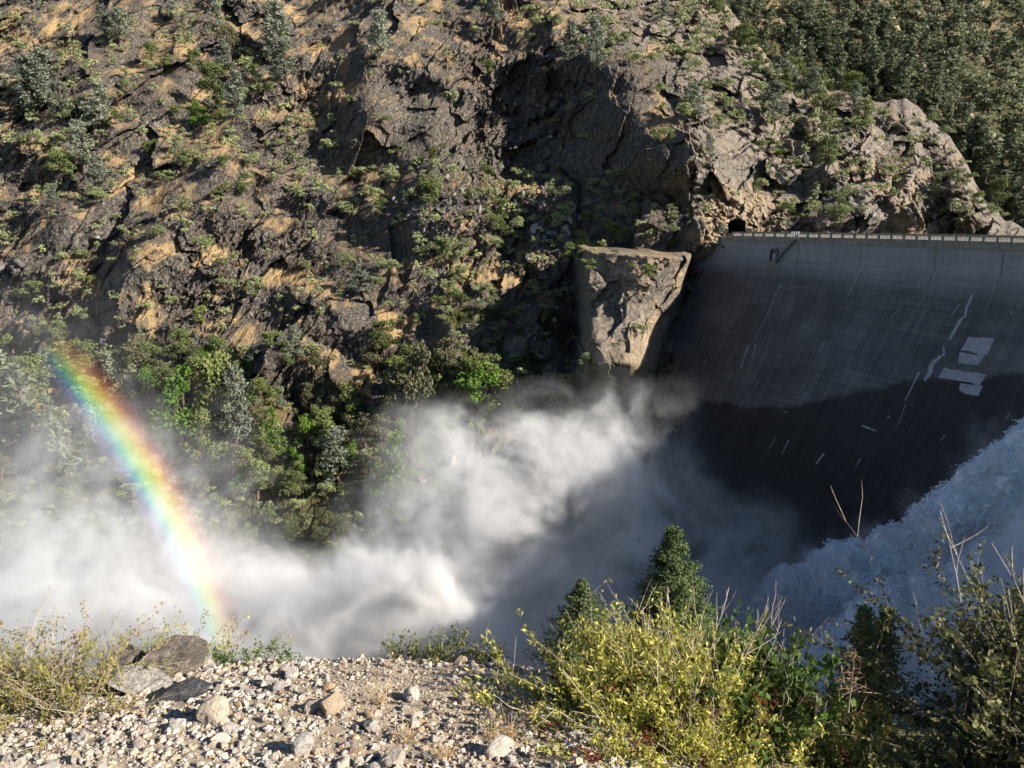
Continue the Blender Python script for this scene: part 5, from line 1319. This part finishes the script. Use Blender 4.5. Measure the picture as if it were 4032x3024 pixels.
bush('leafy_bush', 'green leafy bush growing through the right side of the large yellow bush', (1.04, 3.45, -2.44), (.10, .10), (.06, 0, .9), .3, .58, 170, ('greentwig', 'twig', 'bushgreen'), rng, (.040, .022), 40, .2, .04)
bush('ground_bush', 'low yellow green bush at the bottom between the large bush and the dark shrub', (1.42, 3.35, -2.46), (.12, .10), (.0, -.1, .8), .5, .42, 120, ('greentwig', 'twig', 'willow'), rng, (.030, .009), 36, .25, .05)
bush('dark_shrub', 'dark thorny shrub with small leaves and bare twigs at the right edge', (2.5, 3.30, -2.5), (.16, .18), (-.14, -.05, .9), .34, 1.0, 260, ('darktwig', 'twig', 'oliveleaf'), rng, (.027, .016), 84, .10, .0, .003, 6)
bush('dark_shrub', 'tangled dark shrub in the bottom right corner in front of the thorny one', (1.85, 2.85, -2.5), (.3, .12), (-.05, -.05, .7), .45, .42, 240, ('darktwig', 'twig', 'oliveleaf'), rng, (.026, .015), 76, .08, .0, .003, 5)
bush('straw_bush', 'straw coloured and yellow green bush at the left edge above the gravel', (-2.26, 3.55, -2.24), (.20, .12), (-.05, -.05, .75), .5, .42, 230, ('twig', 'twig', 'chamise'), rng, (.024, .007), 40, .30, .08, .0022, 4)
bush('straw_bush', 'smaller green bush between the left bush and the brown boulder', (-1.98, 4.35, -2.62), (.12, .06), (.1, 0, .8), .4, .36, 90, ('greentwig', 'twig', 'chamise'), rng, (.020, .008), 34, .15, .0, .002, 3)
bush('straw_bush', 'sparse leafy sprigs behind the brown boulder', (-1.72, 4.28, -2.52), (.16, .05), (.1, 0, .9), .35, .42, 40, ('greentwig', 'twig', 'willow'), rng, (.018, .009), 22, .15, .1, .0018, 2)
for (px, py, Y, L_, n_, lab) in [(400, 664, 4.15, .17, 16, 'leftmost oak seedling on the rim in front of the spray'), (443, 668, 4.15, .20, 30, 'widest oak seedling on the rim, middle of the three'), (487, 668, 4.12, .15, 20, 'rightmost oak seedling on the rim, a small upright plume'), (226, 668, 4.12, .11, 6, 'tiny leafy sprig on the rim under the rainbow'), (252, 664, 4.12, .13, 6, 'second tiny sprig on the rim right of the rainbow'), (283, 664, 4.12, .10, 5, 'small dry sprig on the rim above the gravel')]:
    bush('seedling', lab, at(px, py, Y), (.03, .02), (0, 0, .8), .5, L_, n_, ('greentwig', 'twig', 'oliveleaf' if n_ > 10 else 'bushgreen'), rng, (.017, .011), 26, .05, 0, .0016, 3, .25, 'seedling')
# dry grass tufts
for k, (px, py) in enumerate([(1150 / DS, 1560 / DS), (1100 / DS, 1590 / DS), (1060 / DS, 1600 / DS), (820 / DS, 1520 / DS), (880 / DS, 1600 / DS), (1170 / DS, 1500 / DS), (960 / DS, 1640 / DS), (270 / DS, 1540 / DS)]):
    x, y = px_ground(px, py); mb = MB(); n_ = 46
    for _ in range(n_):
        d = np.array([rng.normal() * .5, rng.normal() * .5, 1.0]); L_ = rng.uniform(.03, .10); b0 = np.array([rng.normal() * .02, rng.normal() * .02, 0])
        mb.tube([b0, b0 + d * L_ * .5, b0 + d * L_ * .9 + [d[0] * L_ * .4, d[1] * L_ * .4, -.01]], [.0011, .0008, .0004], 3)
    o = mb.build('grass_tuft', M['straw'], loc=gpt(x, y)); later(o, 'dry grass tuft', px, py, SLAND); tag(o, ['brown dry grass tuft in the shade of the big bush', 'dry grass tuft in the sand of the gravel ledge'][int(px < 440)], 'grass tuft', 'dry tufts in the shade' if px >= 440 else 'dry tufts on the sand')

# ---- conifers standing on the canyon side below the ledge
def near_conifer(name, label, px, py, Y, h, width, seed, n, leaf, lump=.3):
    a = cone_meshes(seed, n, width, .05, leaf / h, .22, lump, 30, 8, .98); a[0].materials.append(M['bark']); a[1].materials.append(M['conifer'])
    top = at(px, py, Y); e = plant((name, *a), top - Vector((0, 0, h)), h, label, 'conifer', 'conifers below the ledge', rng, 1.0, 0.0); return e
near_conifer('young_pine', 'tall pointed green pine rising behind the large bush', 675, 526, 26, 6.5, .37, 951, 52000, .12, .3)
near_conifer('young_pine', 'smaller open pine left of the tall pointed one', 583, 580, 22, 4.5, .40, 953, 22000, .11, .4)
near_conifer('young_pine', 'small dark pine tip between bush and water jet', 716, 622, 30, 7.0, .24, 955, 6000, .18, .4)
near_conifer('dark_pine', 'dark shaded pine, left of the twin pair in front of the water jet', 866, 606, 30, 10.0, .28, 957, 9000, .24)
near_conifer('dark_pine', 'dark shaded pine, right of the twin pair in front of the water jet', 888, 608, 31, 10.0, .28, 959, 9000, .24)
# dead sapling and leaning bare sticks
mb = MB(); hS = .34
Pz = np.stack([np.linspace(0, .01, 8), np.zeros(8), np.linspace(0, hS, 8)], 1); mb.tube(Pz, np.linspace(.006, .0015, 8), 4)
for k in range(34):
    z = hS * rng.uniform(.25, 1); a = rng.random() * 6.28; L_ = .10 * (1.15 - z / hS) + .015; d = np.array([math.cos(a), math.sin(a), rng.uniform(-.1, .35)])
    E_ = np.array([0, 0, z]) + d * L_; mb.tube([[0, 0, z], (np.array([0, 0, z]) + E_) / 2 + [0, 0, .006], E_], [.0022, .0016, .0008], 3)
    for _ in range(3):
        q = rng.uniform(.4, 1); b0 = np.array([0, 0, z]) * (1 - q) + E_ * q; mb.tube([b0, b0 + rng.normal(size=3) * .018], [.001, .0006], 3)
o = mb.build('dead_sapling', M['deadwood'], loc=at(848, 712, 2.85)); o.scale = (.75,) * 3; tag(o, 'dead brown conifer sapling with bare twigs in front of the dark pines', 'sapling')
# trees standing right of the view: they shade the dark pines and the shrubs at the right
for (off, lab) in ((17, 'pine beyond the right edge of the view'), (22, 'second pine beyond the right edge of the view')):
    b_ = at(877, 640, 30) + SUNV * off; plant(GP[off % 4], b_ - Vector((0, 0, 7)), 11, lab, 'pine tree', None, rng, 1.8, 0)

settle_labels()
